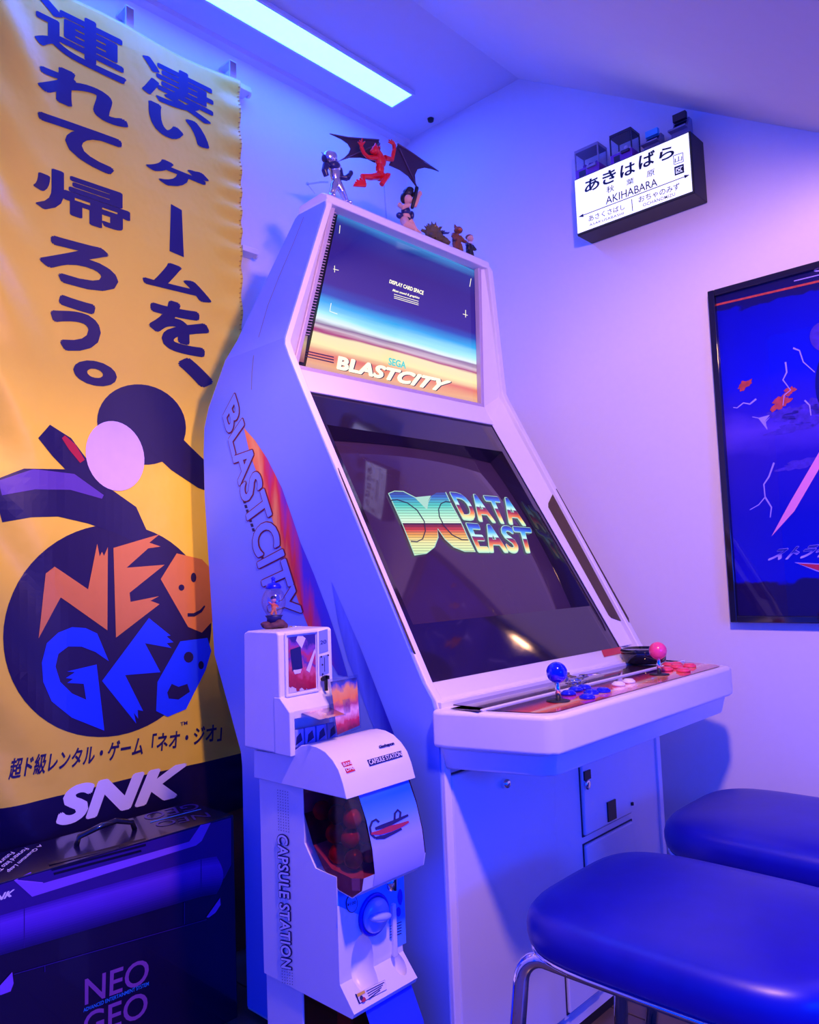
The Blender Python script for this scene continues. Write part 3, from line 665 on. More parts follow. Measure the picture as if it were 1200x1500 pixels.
def mini_cab(yc, ht, label, marq):
    z = sz1+.0005; t = thing('arcade_cabinet_miniature', label, 'miniature', (1.87, yc, z), 'miniatures on the sign'); w_ = .021
    pf = [(1.868, 0), (1.868, .42), (1.872, .46), (1.884, .72), (1.884, .82), (1.902, .82), (1.904, .3), (1.902, 0)]
    MB().prism([(x, yc-w_, z+h*ht) for x, h in pf], (0, 2*w_, 0)).build('body', 'mgrey', t, bevel=.001)
    MB().prism([(1.8680, yc-w_*.75, z+.47*ht), (1.8675, yc-w_*.75, z+.48*ht), (1.880, yc-w_*.75, z+.71*ht), (1.8825, yc-w_*.75, z+.70*ht)], (0, 1.5*w_, 0)).build('screen', 'mscr', t)
    MB().box(1.852, 1.872, yc-w_*1.1, yc+w_*1.1, z+.36*ht, z+.42*ht).build('control_panel', 'mgrey', t, bevel=.001)
    MB().box(1.872, 1.884, yc-w_*.8, yc+w_*.8, z+.45*ht+.3*ht, z+.45*ht+.55*ht).build('marquee', marq, t, bevel=.0006)
def ysign(x, y): return on_sign(x, y).y
mini_crane(ysign(865, 240), .072, .083, 'mgrey', 'mag', 'clear crane game miniature with violet base, leftmost on the station sign', 'mag')
mini_crane(ysign(915, 222), .062, .082, 'mdark', 'mag', 'dark roofed crane game miniature, second from the left on the station sign', 'wp')
mini_cab(ysign(953, 205), .066, 'tiny grey arcade cabinet miniature with a pale blue marquee on the sign', 'mcyan')
mini_cab(ysign(994, 188), .078, 'tiny grey arcade cabinet miniature with a dark marquee, rightmost on the sign', 'mdark')

# ================================================================== FRAMED POSTER
XP = 1.888
py1, pz1, pz0 = aX(1036, 427, XP).y, aX(1036, 427, XP).z, aX(1083, 912, XP).z
py0 = py1-.58
pf = thing('framed_poster', 'black framed poster of a blue stormy sky with lightning and a pale blade', 'poster', (1.90, (py0+py1)/2, pz0))
T = .016
for nm, y0, y1, z0, z1 in (('frame_side', py0, py0+T, pz0, pz1), ('frame_side', py1-T, py1, pz0, pz1), ('frame_rail', py0+T, py1-T, pz0, pz0+T), ('frame_rail', py0+T, py1-T, pz1-T, pz1)):
    MB().box(XP, XR-.0005, y0, y1, z0, z1).build(nm, 'black', pf, bevel=.002)
M['storm'] = gradmat('poster_storm_sky', [(0, '#1a0c48'), (.10, '#1a0c48'), (.105, '#0608b8'), (.3, '#0a04b0'), (.48, '#2a14b0'), (.56, '#5a40d0'), (.62, '#2a18c0'), (.72, '#0206d0'), (.945, '#0202b0'), (.95, '#100c60'), (1, '#120c58')], rough=.6, noise=.10, nscale=(5, 9), spec=.1)
ps = MB().quad((XP+.012, py1-T, pz0+T), (XP+.012, py0+T, pz0+T), (XP+.012, py0+T, pz1-T), (XP+.012, py1-T, pz1-T)).build('poster_print', 'storm', pf, bvh=True)
M['pink'] = mat('poster_pink', '#ff9ac8', .5); M['lil'] = mat('poster_lilac', '#b0a0ff', .5); M['pora'] = mat('poster_orange', '#c85040', .6, var=.5, scale=90, spec=.1); M['pdark'] = mat('poster_dark', '#0c0a70', .6, spec=.1); M['pvio'] = mat('poster_violet', '#4a34b8', .6, var=.5, scale=70, spec=.1)
K9 = lambda p: crop(p, 2.68, 1000, 370)
def pp(p, m, o=.0006): shape(K9(p), ps, m, ps, 'print', o)
pp([(125, 203), (800, 47), (800, 56), (125, 211)], 'pora')
def puff(cx, cy, rx, ry, sd, tilt=0):
    random.seed(sd); ph = [random.random()*6.28 for _ in range(4)]; t = math.radians(tilt); o = []
    for i in range(56):
        a = 2*math.pi*i/56; k = 1+.16*math.sin(3*a+ph[0])+.14*math.sin(5*a+ph[1])+.10*math.sin(9*a+ph[2])+.07*math.sin(14*a+ph[3]); x, y = rx*k*math.cos(a), ry*k*math.sin(a)
        o.append((cx+x*math.cos(t)-y*math.sin(t), cy+x*math.sin(t)+y*math.cos(t)))
    return o
for cx, cy, rx, ry in ((385, 590, 42, 22), (245, 520, 30, 14), (420, 545, 26, 14)): pp(puff(cx, cy, rx, ry, cx, -35), 'pora', .0009)
for cx, cy, rx, ry in ((400, 635, 60, 26), (480, 640, 70, 40), (560, 600, 60, 44), (430, 690, 90, 16), (470, 830, 90, 18)): pp(puff(cx, cy, rx, ry, cx+1, -12), 'pvio', .0006)
for l in ([(405, 430), (410, 470), (395, 500), (425, 540), (400, 560), (395, 600)], [(290, 575), (265, 595), (240, 590), (215, 610), (200, 608)], [(395, 625), (345, 640), (325, 665), (335, 695), (300, 650), (275, 645)], [(480, 580), (500, 600), (505, 640)], [(360, 825), (340, 880), (320, 910), (325, 960), (300, 990), (265, 1010)], [(325, 960), (350, 1000), (345, 1040)], [(435, 375), (460, 385), (475, 430), (520, 470)]):
    pp(stroke(l, [7-5*i/len(l) for i in range(len(l))]), 'lil', .0010)
pp([(350, 1114), (420, 985), (545, 770), (800, 330), (860, 330), (560, 810), (440, 1015)], 'pink', .0012)
pp(ring(600, 480, 75, 150, 30, tilt=10), 'pdark', .0008); pp(ring(560, 330, 60, 60, 24), 'pvio', .0008)
M['plogo'] = gradmat('poster_logo', [(0, '#d8c8ff'), (.35, '#a898f0'), (.5, '#2028b0'), (1, '#101078')], rough=.4)
lq = [(336, 1210), (800, 1178), (830, 1112), (368, 1160)]
lettering('ストライダー飛竜', K9(lq), ps, 'lil', ps, bold=.055, shear=.3, off=.0010); lettering('ストライダー飛竜', K9(lq), ps, 'plogo', ps, bold=.03, shear=.3, off=.0018)
pp([(440, 1216), (560, 1222), (900, 1232), (900, 1275), (660, 1290), (530, 1252)], 'lil', .0008); pp([(452, 1220), (560, 1226), (890, 1237), (890, 1270), (662, 1284), (532, 1247)], 'red', .0014)
lettering('CAPCOM', K9([(514, 79), (760, 20), (760, -6), (514, 52)]), ps, 'lil', ps, bold=.03)
pp(stroke([(438, 112), (536, 88), (700, 48)], 4), 'lil')
M['glass'] = clear('picture_glass', (.93, .93, .97), .035, .02)
MB().quad((XP+.006, py1-T, pz0+T), (XP+.006, py0+T, pz0+T), (XP+.006, py0+T, pz1-T), (XP+.006, py1-T, pz1-T)).build('glass', 'glass', pf)

# ================================================================== STOOLS
M['vinyl'] = mat('navy_vinyl', (.002, .003, .30), .38, spec=.6, var=.25, scale=18, bump=.12)
SX, SY, SW, SD, SZ = 1.090, .500, .181, .215, -.472
st = thing('stool', 'padded navy stool with chrome legs, nearest the camera in front of the cabinet', 'stool', (SX, SY, -H), 'stools at the cabinet')
def sq(w_, d_, z, n=48, e=.48):
    o = []
    for i in range(n):
        a = 2*math.pi*i/n; c, s_ = math.cos(a), math.sin(a)
        o.append(V((SX+w_*math.copysign(abs(c)**e, c), SY+d_*math.copysign(abs(s_)**e, s_), z)))
    return o
b = MB(); rows = [(.90, -.060), (.96, -.058), (.99, -.050), (1.0, -.038), (1.0, -.026), (.985, -.014), (.95, -.005), (.88, .000), (.7, .005), (.45, .008), (.2, .009), (.02, .009)]
for k, z in rows: b.v += sq(SW*k, SD*k, SZ+z)
n = 48
for j in range(len(rows)-1):
    for i in range(n): b.f.append((j*n+i, j*n+(i+1) % n, (j+1)*n+(i+1) % n, (j+1)*n+i))
b.f.append(tuple(range(n))[::-1]); b.f.append(tuple(len(b.v)-n+i for i in range(n)))
b.build('seat', 'vinyl', st, smooth=True)
MB().prism(sq(SW*.88, SD*.88, SZ-.066), (0, 0, .006)).build('seat_board', 'blackm', st)
def leg_frame(x, sgn):
    z = SZ-.076; pts = []
    ya, yb = SY+SD*.80, SY-SD*.80
    def arc(yc, s_): return [V((x+sgn*.006*k/4, yc+s_*.035*math.sin(k/6*math.pi/2), z-.035*(1-math.cos(k/6*math.pi/2)))) for k in range(7)]
    l = [V((x+sgn*.035, ya+.035+.030, -H+.012))]+arc(ya, 1)[::-1]+arc(yb, -1)+[V((x+sgn*.035, yb-.035-.030, -H+.012))]
    MB().tube(l, .0115, 14).build('leg_frame', 'chrome', st, smooth=True)
    for y in (ya+.065, yb-.065): MB().lathe((x+sgn*.035, y, -H), [(.014, 0), (.015, .012), (.012, .022)], seg=14).build('foot_cap', 'blackm', st, smooth=True)
    for y in (SY+SD*.45, SY-SD*.45): MB().box(x-.012, x+.012, y-.012, y+.012, SZ-.068, SZ-.062).build('bracket', 'chrome', st)
leg_frame(SX-SW*.74, -1); leg_frame(SX+SW*.74, 1)
for y in (SY+SD*.55, SY-SD*.55): MB().tube([(SX-SW*.74, y, SZ-.078), (SX+SW*.74, y, SZ-.078)], .008, 10).build('cross_bar', 'chrome', st, smooth=True)
# moulded trim strip under the cushion
b = MB(); l = sq(SW*.965, SD*.965, SZ-.060); b.tube(l+[l[0]], .0035, 6, caps=False); b.build('seat_trim', 'chrome', st, smooth=True)
r2 = st.copy(); COL.objects.link(r2); r2.location.x += .462; r2.location.y += .012
r2['label'] = 'padded navy stool further right, between the near stool and the side wall'
for ch in list(st.children):
    c = ch.copy(); COL.objects.link(c); c.parent = r2

# ================================================================== CONSOLE BOX
bx0, bx1, by0, by1, bz1 = .36, .985, 1.475, 1.640, -.497
cb = thing('console_box', 'dark violet game console carton with big printed lettering under the banner', 'box', ((bx0+bx1)/2, 1.56, -H))
M['carton'] = mat('glossy_dark_carton', '#150a34', .22, var=.1, coat=.3)
cbb = MB().box(bx0, bx1, by0, by1, -H, bz1).build('carton', 'carton', cb, bevel=.002, bvh=True)
M['cv1'] = gradmat('carton_print_violet', [(0, '#120838'), (.35, '#2a1080'), (.7, '#6a34c8'), (1, '#3a1a90')], rough=.25)
M['cv2'] = mat('carton_print_lilac', '#8a58e0', .3); M['cv3'] = mat('carton_print_mid', '#34187c', .3); M['cv4'] = mat('carton_print_dark', '#0e0628', .3); M['cv5'] = mat('carton_lettering', '#8a4a98', .4); M['cv6'] = mat('carton_blue_lettering', '#2890e0', .4)
K3b = lambda p: crop(p, 3, 0, 1000)
def cpn(p, m, o=.0008): shape(K3b(p), cbb, m, cb, 'print', o)
cpn([(-60, 905), (130, 848), (1015, 592), (1015, 800), (985, 860), (880, 900), (400, 1040), (-60, 1170)], 'cv3')
cpn([(60, 868), (135, 836), (190, 880), (830, 698), (880, 625), (925, 615), (885, 695), (860, 715), (140, 940)], 'cv2', .0014)
for a, b_ in (((215, 800), (640, 690)), ((225, 822), (640, 712)), ((235, 840), (620, 738))): cpn(stroke([a, b_], 10), 'cv4', .0014)
# the rounded front of the printed console: bands from light to dark
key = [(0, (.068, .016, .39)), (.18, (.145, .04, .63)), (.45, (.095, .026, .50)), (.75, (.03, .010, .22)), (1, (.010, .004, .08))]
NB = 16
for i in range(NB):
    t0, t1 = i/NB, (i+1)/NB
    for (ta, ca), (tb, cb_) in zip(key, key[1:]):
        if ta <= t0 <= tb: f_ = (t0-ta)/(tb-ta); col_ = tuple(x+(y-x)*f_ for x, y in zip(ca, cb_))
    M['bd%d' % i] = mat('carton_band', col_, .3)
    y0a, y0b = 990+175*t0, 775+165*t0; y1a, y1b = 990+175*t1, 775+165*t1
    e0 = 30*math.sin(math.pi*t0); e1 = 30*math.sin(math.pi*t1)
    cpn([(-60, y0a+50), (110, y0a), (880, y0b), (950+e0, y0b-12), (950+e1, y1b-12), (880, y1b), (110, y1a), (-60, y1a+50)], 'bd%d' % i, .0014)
for l in ([(105, 990), (105, 1165)], [(882, 775), (882, 925)], [(60, 1280), (905, 1040)], [(195, 1240), (195, 1270)], [(808, 965), (808, 1060)]): cpn(stroke(l, 3), 'cv3', .0020)
cpn([(905, 1030), (965, 945), (968, 975), (945, 1010), (915, 1032)], 'cv2', .0018); cpn([(-20, 1350), (52, 1270), (58, 1320), (45, 1355), (0, 1372)], 'cv2', .0018)
lettering('NEO', K3b([(372, 1418), (648, 1318), (658, 1205), (372, 1302)]), cbb, 'cv5', cb, bold=.01)
lettering('GEO', K3b([(366, 1570), (646, 1462), (650, 1350), (366, 1455)]), cbb, 'cv5', cb, bold=.01)
lettering('ADVANCED ENTERTAINMENT SYSTEM', K3b([(366, 1448), (653, 1330), (653, 1313), (366, 1431)]), cbb, 'cv6', cb, bold=.01)
lettering('SNK', K3b([(-52, 972), (50, 938), (62, 908), (-42, 942)]), cbb, 'wp', cb, bold=.04, shear=.15)
K4 = lambda p: crop(p, 3.43, 0, 1150)
for body, qd in (('A Quantum Leap', [(195, 298), (28, 432), (50, 443), (217, 303)]), ('Forward Into The', [(125, 317), (-40, 442), (-15, 450), (148, 322)]), ('Future', [(55, 337), (-12, 390), (10, 398), (77, 342)])):
    lettering(body, K4(qd), cbb, 'wp', cb, bold=.01)
lettering('NEO', K4([(1040, 138), (775, 190), (790, 215), (1062, 160)]), cbb, 'cv3', cb); lettering('GEO', K4([(985, 90), (715, 150), (735, 180), (1010, 118)]), cbb, 'cv3', cb)
shape(stroke(K4([(755, 188), (1010, 122)]), 1.2), cbb, 'cv6', cb)
ha, hb = aZ(105, 1236, bz1), aZ(192, 1213, bz1); hy = (by0+by1)/2
hp = [V((ha.x, hy, bz1)), V((ha.x+.006, hy, bz1+.016)), V((ha.x+.045, hy-.01, bz1+.028)), V((hb.x-.045, hy-.01, bz1+.030)), V((hb.x-.006, hy, bz1+.016)), V((hb.x, hy, bz1))]
MB().tube(hp, .0055, 8).build('carry_handle', 'black', cb, smooth=True)

# ================================================================== CAPSULE MACHINES
XL, XRt = .815, .953
cm = thing('capsule_machine', 'white capsule toy machine with pale blue front card and blue dial beside the cabinet', 'capsule machine', (.884, 1.03, -.73), 'stacked capsule machines')
lid_px = [(372, 1099), (425, 1107), (432, 1099), (441, 1092), (452, 1091), (464, 1094), (476, 1101), (487, 1113), (496, 1128), (502, 1146), (508, 1171), (372, 1139)]
lid = [aX(x, y, .808) for x, y in lid_px]
lo = MB().prism(lid, (.152, 0, 0)).build('lid', 'white', cm, bevel=.003, bvh=True)
body_px = [(380, 1139), (500, 1168), (496, 1300), (494.6, 1434), (498, 1443), (519, 1487), (516, 1491), (387, 1425)]
bp = [aX(x, y, XL) for x, y in body_px]; ZB = bp[-1].z
bp[-1].z = bp[-2].z = ZB = min(bp[-1].z, bp[-2].z); bp[5].z = ZB+.008
YFm = sum(p.y for p in bp[2:4])/2
bp[2].y = bp[3].y = YFm
# the case sits in a cut-out of the side: body is built as back column + lower front
zc = aX(480, 1292, XL).z
back_y = aX(444, 1160, XL).y
lowb = [V((XL, YFm, zc+.012)), V((XL, YFm, bp[3].z)), bp[4], bp[5], bp[6], bp[7], V((XL, bp[0].y, bp[0].z)), V((XL, back_y, bp[0].z)), V((XL, back_y, aX(445, 1235, XL).z)), V((XL, aX(462, 1272, XL).y, aX(462, 1272, XL).z))]
body = MB().prism(lowb, (XRt-XL, 0, 0)).build('body', 'white', cm, bevel=.003, bvh=True)
# scooped outlets
def scoop(c, r):
    cut = MB().ell(c, *r, seg=28, rings=18).build('cutter', 'white', cm, smooth=True)
    d = body.modifiers.new('cut', 'BOOLEAN'); d.operation = 'DIFFERENCE'; d.object = cut; d.solver = 'EXACT'
    while body.modifiers[0].type != 'BOOLEAN': body.modifiers.move(body.modifiers.find(d.name), 0) if hasattr(body.modifiers, 'move') else None
    dg = bpy.context.evaluated_depsgraph_get(); dg.update()
    bev = [m for m in body.modifiers if m.type == 'BEVEL']
    for m in bev: m.show_viewport = False
    dg.update(); me = bpy.data.meshes.new_from_object(body.evaluated_get(dg)); body.modifiers.remove(d); body.data = me
    for m in bev: m.show_viewport = True
    bpy.data.objects.remove(cut)
hc = aY(531, 1412, YFm); scoop((hc.x, YFm-.008, hc.z), (.0245, .042, .045))
hc2 = aY(582, 1408, YFm); scoop((hc2.x-.006, YFm-.008, hc2.z), (.012, .018, .022))
# transparent case with capsules
zt = aX(508, 1171, .808).z+.004
case = [V((XL+.001, back_y+.0005, zt)), V((XL+.001, .920, zt)), V((XL+.001, .903, zt-.04)), V((XL+.001, .892, zt-.08)), V((XL+.001, .888, zt-.115)), V((XL+.001, .893, zt-.135)), V((XL+.001, .915, zt-.150)), V((XL+.001, .945, zt-.146)), V((XL+.001, back_y-.045, zt-.122)), V((XL+.001, back_y-.02, zt-.09)), V((XL+.001, back_y+.0005, zt-.045))]
M['case'] = clear('smoked_red_case', (.56, .17, .24), .07, .05)
cs = MB().prism(case, (XRt-XL-.002, 0, 0)).build('case', 'case', cm, bvh=True)
tr = MB().prism([p+V((0, (.0 if i not in (4, 5, 6) else -.0015), -.0012)) for i, p in enumerate(case[4:10])]+[V((XL+.001, .96, zt-.118)), V((XL+.001, .915, zt-.122))], (XRt-XL-.002, 0, 0)).build('case_tray', 'white', cm)
M['capr'] = mat('capsule_red', '#c01828', .25, coat=.3); M['caps_d'] = mat('capsule_dark', '#581020', .25)
random.seed(3); cn = 0
for jz in range(4):
    for jy in range(3):
        for jx in range(4):
            x = XL+.020+jx*.0325; y = .930+jy*.036+(jz % 2)*.006; z = zt-.102+jz*.030
            if y+.016 > back_y or z+.017 > zt or (jz == 0 and jy == 2): continue
            o = MB().ell((x, y, z), .0155, seg=14, rings=9).build('toy_capsule', 'capr' if (jx+jy+jz) % 3 else 'caps_d', smooth=True)
            tag(o, 'small round red toy capsule inside the machine behind the smoked window' if (jx+jy+jz) % 3 else 'small round dark maroon toy capsule inside the machine behind the smoked window', 'capsule', 'capsules in the machine')
# front card, curved with the case
M['card'] = gradmat('front_card', [(0, '#b0b0f0'), (.5, '#a8acf8'), (.72, '#5890f8'), (.9, '#2070f0'), (1, '#2878f4')], rough=.3)
cp_ = [V((0, .9185, zt-.003)), V((0, .9015, zt-.04)), V((0, .8905, zt-.08)), V((0, .8865, zt-.115)), V((0, .8915, zt-.135))]
cx0, cx1 = aY(525, 1172, .918).x, aY(598, 1150, .918).x
b = MB(); vs = []; uv = []
for i, p in enumerate(cp_):
    for k, x in enumerate((cx0, cx1)): vs.append((x, p.y, p.z)); uv.append((k, 1-i/4))
b.add(vs, [(2*i, 2*i+1, 2*i+3, 2*i+2) for i in range(4)], uv); cardo = b.build('front_card', 'card', cm, smooth=True, bvh=True)
K10 = lambda p: crop(p, 6.25, 460, 1070)
M['cnavy'] = mat('card_navy', '#201858', .5); M['cred'] = mat('card_red', '#b02848', .5)
shape(stroke(K10([(560, 985), (520, 950), (510, 890), (530, 835), (565, 815), (595, 840)]), 3.2), cardo, 'cnavy', cardo, 'print', .0008)
shape(stroke(K10([(735, 825), (738, 760), (765, 728), (790, 750), (785, 800), (760, 825)]), 3.0), cardo, 'cnavy', cardo, 'print', .0008)
shape(stroke(K10([(560, 900), (620, 880), (700, 850), (860, 775)]), [4, 6, 6, 3]), cardo, 'cnavy', cardo, 'print', .0010)
shape(stroke(K10([(520, 945), (600, 935), (700, 900), (800, 865), (865, 835)]), [3, 7, 9, 6, 3]), cardo, 'cred', cardo, 'print', .0012)
shape(stroke(K10([(560, 985), (640, 975), (720, 940), (800, 900)]), [4, 6, 4, 3]), cardo, 'cnavy', cardo, 'print', .0010)
# lid print
M['bred'] = mat('lid_red', '#d02030', .5)
shape(K10([(246, 298), (325, 275), (377, 370), (298, 395)]), lo, 'bred', lo, 'logo_square', .0012)
lettering('BAN', K10([(270, 335), (338, 315), (325, 288), (258, 306)]), lo, 'wp', lo, bold=.004, off=.0020); lettering('DAI', K10([(295, 378), (362, 358), (348, 325), (280, 345)]), lo, 'wp', lo, bold=.004, off=.0020)
shape(K10([(483, 275), (795, 188), (808, 240), (508, 330)]), lo, 'inkblue', lo, 'logo_band', .0012)
lettering('CAPSULE STATION', K10([(508, 318), (800, 234), (790, 198), (492, 280)]), lo, 'wp', lo, bold=.01, off=.0020)
lettering('Gashapon', K10([(600, 175), (735, 140), (725, 108), (592, 145)]), lo, 'inkblue', lo, bold=.05, off=.0012, space=.9)
# side print
K5 = lambda p: crop(p, 3.41, 340, 1060)
vq = K5([(232, 552), (252, 1215), (300, 1225), (282, 560)])
lettering('CAPSULE STATION', vq, body, 'inkblue', body, bold=.085, off=.0012, space=1.1)
lettering('CAPSULE STATION', vq, body, 'wp', body, bold=.02, off=.0022, space=1.1)
b = MB(); XD = XL-.0008
for (x0, y0, nrow) in ((228, 332, 15), (250, 1222, 6)):
    for i in range(nrow):
        for k in range(5):
            p = aX(*K5([(x0+k*12.5+i*.35, y0+i*14.2+k*2.6)])[0], XD); b.add([p+V((0, s_*.0011, t_*.0011)) for s_, t_ in ((-1, 0), (0, -1), (1, 0), (0, 1))], [(0, 1, 2, 3)])
tag(b.build('vent_dots', 'inkblue', body), kind='stuff')
# dial panel
K11 = lambda p: crop(p, 5.77, 470, 1240)
M['cyn'] = gradmat('dial_panel_print', [(0, '#6aa0ff'), (.4, '#4098ff'), (1, '#38b0ff')], rough=.35)
shape(K11([(140, 380), (700, 195), (722, 815), (640, 850), (580, 780), (575, 570), (140, 690)]), body, 'cyn', body, 'dial_panel', .0008)
dcn = aY(*K11([(441, 570)])[0], YFm)
M['dblue'] = mat('dial_blue', '#1414c8', .3); M['dclear'] = mat('dial_grey', '#a0b0f0', .2, coat=.4)
MB().lathe((dcn.x, YFm+.001, dcn.z), [(.0315, 0), (.0325, .003), (.0315, .006), (.0265, .006), (.0265, .003)], (0, -1, 0), 32).build('dial_ring', 'dblue', cm, smooth=True)
MB().lathe((dcn.x, YFm+.001, dcn.z), [(.0262, 0), (.0262, .010), (.0235, .014), (0, .015)], (0, -1, 0), 32).build('dial', 'dclear', cm, smooth=True)
dr = Matrix.Rotation(math.radians(12), 3, 'Y')
MB().ell((dcn.x, YFm-.017, dcn.z), .024, .010, .0075, rot=dr).build('dial_grip', 'dclear', cm, smooth=True)
cc = aY(*K11([(588, 300)])[0], YFm); MB().ell((cc.x, YFm, cc.z), .0125, .012, .0155).build('coin_slot_bezel', 'chrome', cm, smooth=True)
MB().box(cc.x-.0014, cc.x+.0014, YFm-.0125, YFm-.006, cc.z-.011, cc.z+.011).build('coin_slot', 'blackm', cm)
shape(ring(*K11([(257, 480)])[0], 8.6, 13.5, 28), body, 'inkblue', body, 'price_mark', .0014); shape(ring(*K11([(257, 480)])[0], 7.6, 12.3, 28), body, 'cyn', body, 'price_mark', .0018)
lettering('¥100', K11([(215, 505), (290, 478), (288, 452), (215, 478)]), body, 'inkblue', body, bold=.01, off=.0022)
shape(ring(*K11([(668, 425)])[0], 4.2, 12, 22), body, 'dblue', body, 'print', .0014); shape(ring(*K11([(652, 550)])[0], 3.6, 7.2, 20), body, 'dblue', body, 'print', .0014)
shape(K11([(368, 352), (375, 335), (480, 285), (490, 300), (470, 318), (390, 358)]), body, 'dblue', body, 'print', .0014)
for i in range(5): shape(stroke(K11([(580, 672+i*24), (678, 634+i*24)]), 1.1), body, 'inkblue', body, 'print', .0014)
tb = aY(*K11([(602, 480)])[0], YFm); tb2 = aY(*K11([(602, 935)])[0], YFm)
MB().box(tb.x-.0045, tb.x+.0045, YFm-.006, YFm+.002, tb2.z, tb.z).build('return_lever', 'white', cm, bevel=.002)
# notice on the lip
M['notice'] = mat('notice_pale', (.78, .72, .85), .5)
nq = K11([(288, 1250), (540, 1128), (556, 1212), (322, 1335)])
shape(nq, body, 'inkblue', body, 'notice_border', .0008)
cxn, cyn = sum(p[0] for p in nq)/4, sum(p[1] for p in nq)/4
shape([(cxn+(x-cxn)*.96, cyn+(y-cyn)*.93) for x, y in nq], body, 'notice', body, 'notice', .0024)
M['gold'] = mat('notice_yellow', '#d8b040', .5)
shape(K11([(296, 1254), (362, 1222), (368, 1248), (304, 1282)]), body, 'gold', body, 'print', .0034)
for i in range(4): shape(stroke(K11([(378+i*8, 1232+i*20), (528-i*12, 1156+i*22)]), 1.3), body, 'inkblue', body, 'print', .0034)
shape(ring(*K11([(352, 1302)])[0], 3.6, 4, 14), body, 'cred', body, 'print', .0034); shape(ring(*K11([(334, 1288)])[0], 2.4, 3.4, 14), body, 'inkblue', body, 'print', .0038)
# lower machine of the stack
c2 = thing('capsule_machine', 'lower white capsule machine with a blue front card, under the upper machine', 'capsule machine', (.884, 1.03, -H), 'stacked capsule machines')
zt2 = ZB-.001; by = bp[0].y
MB().prism([V((XL+.004, .985, -H)), V((XL+.004, by, -H)), V((XL+.004, by, zt2)), V((XL+.004, back_y+.02, zt2)), V((XL+.004, back_y+.02, zt2-.06)), V((XL+.004, .985, zt2-.16))], (XRt-XL-.006, 0, 0)).build('body', 'white', c2, bevel=.003)
lc = [V((XL+.006, back_y+.019, zt2)), V((XL+.006, .93, zt2)), V((XL+.006, .905, zt2-.05)), V((XL+.006, .896, zt2-.10)), V((XL+.006, .91, zt2-.14)), V((XL+.006, .984, zt2-.155)), V((XL+.006, back_y+.019, zt2-.05))]
MB().prism(lc, (XRt-XL-.010, 0, 0)).build('case', 'case', c2)
MB().box(XL+.02, XRt-.02, .95, .98, zt2-.12, zt2-.01).build('inner_back', 'capr', c2)
M['card2'] = gradmat('lower_card', [(0, '#2038e0'), (1, '#2040e8')], rough=.3)
b = MB(); vs = []; uv = []
for i, p in enumerate([(.9285, -.002), (.9035, -.05), (.8945, -.10), (.9085, -.14)]):
    for k, x in enumerate((cx0+.01, cx1)): vs.append((x, p[0], zt2+p[1])); uv.append((k, 1-i/3))
b.add(vs, [(2*i, 2*i+1, 2*i+3, 2*i+2) for i in range(3)], uv); b.build('front_card', 'card2', c2, smooth=True)

# ================================================================== CARD VENDING TOY ON TOP
XV = .800
vp_px = [(357, 927), (362, 923), (404, 926), (408, 930), (409, 1022), (427, 1044), (424, 1104), (358, 1092)]
vp = [aX(x, y, XV) for x, y in vp_px]
zbt = max(lid[0].z, lid[1].z)+.0008
vp[-1].z = vp[-2].z = zbt; vp[0].z = vp[3].z = (vp[0].z+vp[3].z)/2; vp[1].z = vp[2].z = vp[0].z+.004
yf = (vp[3].y+vp[4].y)/2; vp[3].y = vp[4].y = yf; yl = (vp[5].y+vp[6].y)/2; vp[5].y = vp[6].y = yl
ztop = vp[1].z; XV2 = aY(486, 925, yf).x
cv = thing('card_vending_machine', 'small white card vending toy standing on the capsule machine', 'vending toy', ((XV+XV2)/2, 1.07, zbt))
vb = MB().prism(vp[:5]+[V((XV, yl+.001, vp[5].z)), V((XV, yl+.001, vp[5].z-.012)), V((XV, yf+.012, vp[5].z-.014)), V((XV, yf+.012, zbt)), vp[7]], (XV2-XV, 0, 0)).build('body', 'white', cv, bevel=.003, bvh=True)
MB().prism([q_+V((-.0006, 0, 0)) for q_ in (V((XV, yf+.016, vp[4].z)), vp[4], vp[5], V((XV, yl, zbt)), V((XV, yf+.016, zbt)))], (.0106, 0, 0)).build('side_cheek', 'white', cv, bevel=.002)
MB().box(XV+.012, XV2-.002, yl+.004, yf+.010, zbt, zbt+.010).build('tray', 'dblue', cv, bevel=.001)
K12 = lambda p: crop(p, 6, 370, 835)
M['vart'] = gradmat('vending_poster', [(0, '#d0c8e8'), (.10, '#c8c0e0'), (.11, '#901838'), (.3, '#b02040'), (.5, '#d05878'), (.62, '#503898'), (.75, '#c03058'), (.9, '#8040a0'), (1, '#302080')], noise=.5, nscale=(5, 6), diag=.2, rough=.3)
va = MB().quad(*[aY(*K12([p])[0], yf-.0012) for p in ((322, 1082), (560, 1035), (552, 560), (315, 592))]).build('poster_panel', 'vart', cv, bvh=True)
b = MB(); fq = [aY(*K12([p])[0], yf-.002) for p in ((296, 1110), (578, 1055), (568, 535), (286, 568))]
for i in range(4):
    p, q_ = fq[i], fq[(i+1) % 4]; dd = (q_-p).normalized(); ss = dd.cross(V((0, 1, 0))); b.obox((p+q_)/2, (q_-p)/2, ss*.0018, V((0, .0025, 0)))
b.build('poster_frame', 'white', cv, bevel=.0008)
M['vwh'] = mat('vending_print_pale', '#d8d0f0', .5)
for p in ([(380, 620), (430, 690), (465, 600), (440, 580), (395, 580)], [(330, 700), (420, 670), (440, 860), (350, 890)], [(470, 880), (545, 690), (550, 720), (500, 900)], [(355, 880), (430, 870), (420, 905), (370, 915)]):
    shape(K12(p), va, 'vwh' if p[0][0] != 330 else 'inkblue', va, 'print', .0006)
M['vlab'] = mat('vending_label', '#8090e0', .4)
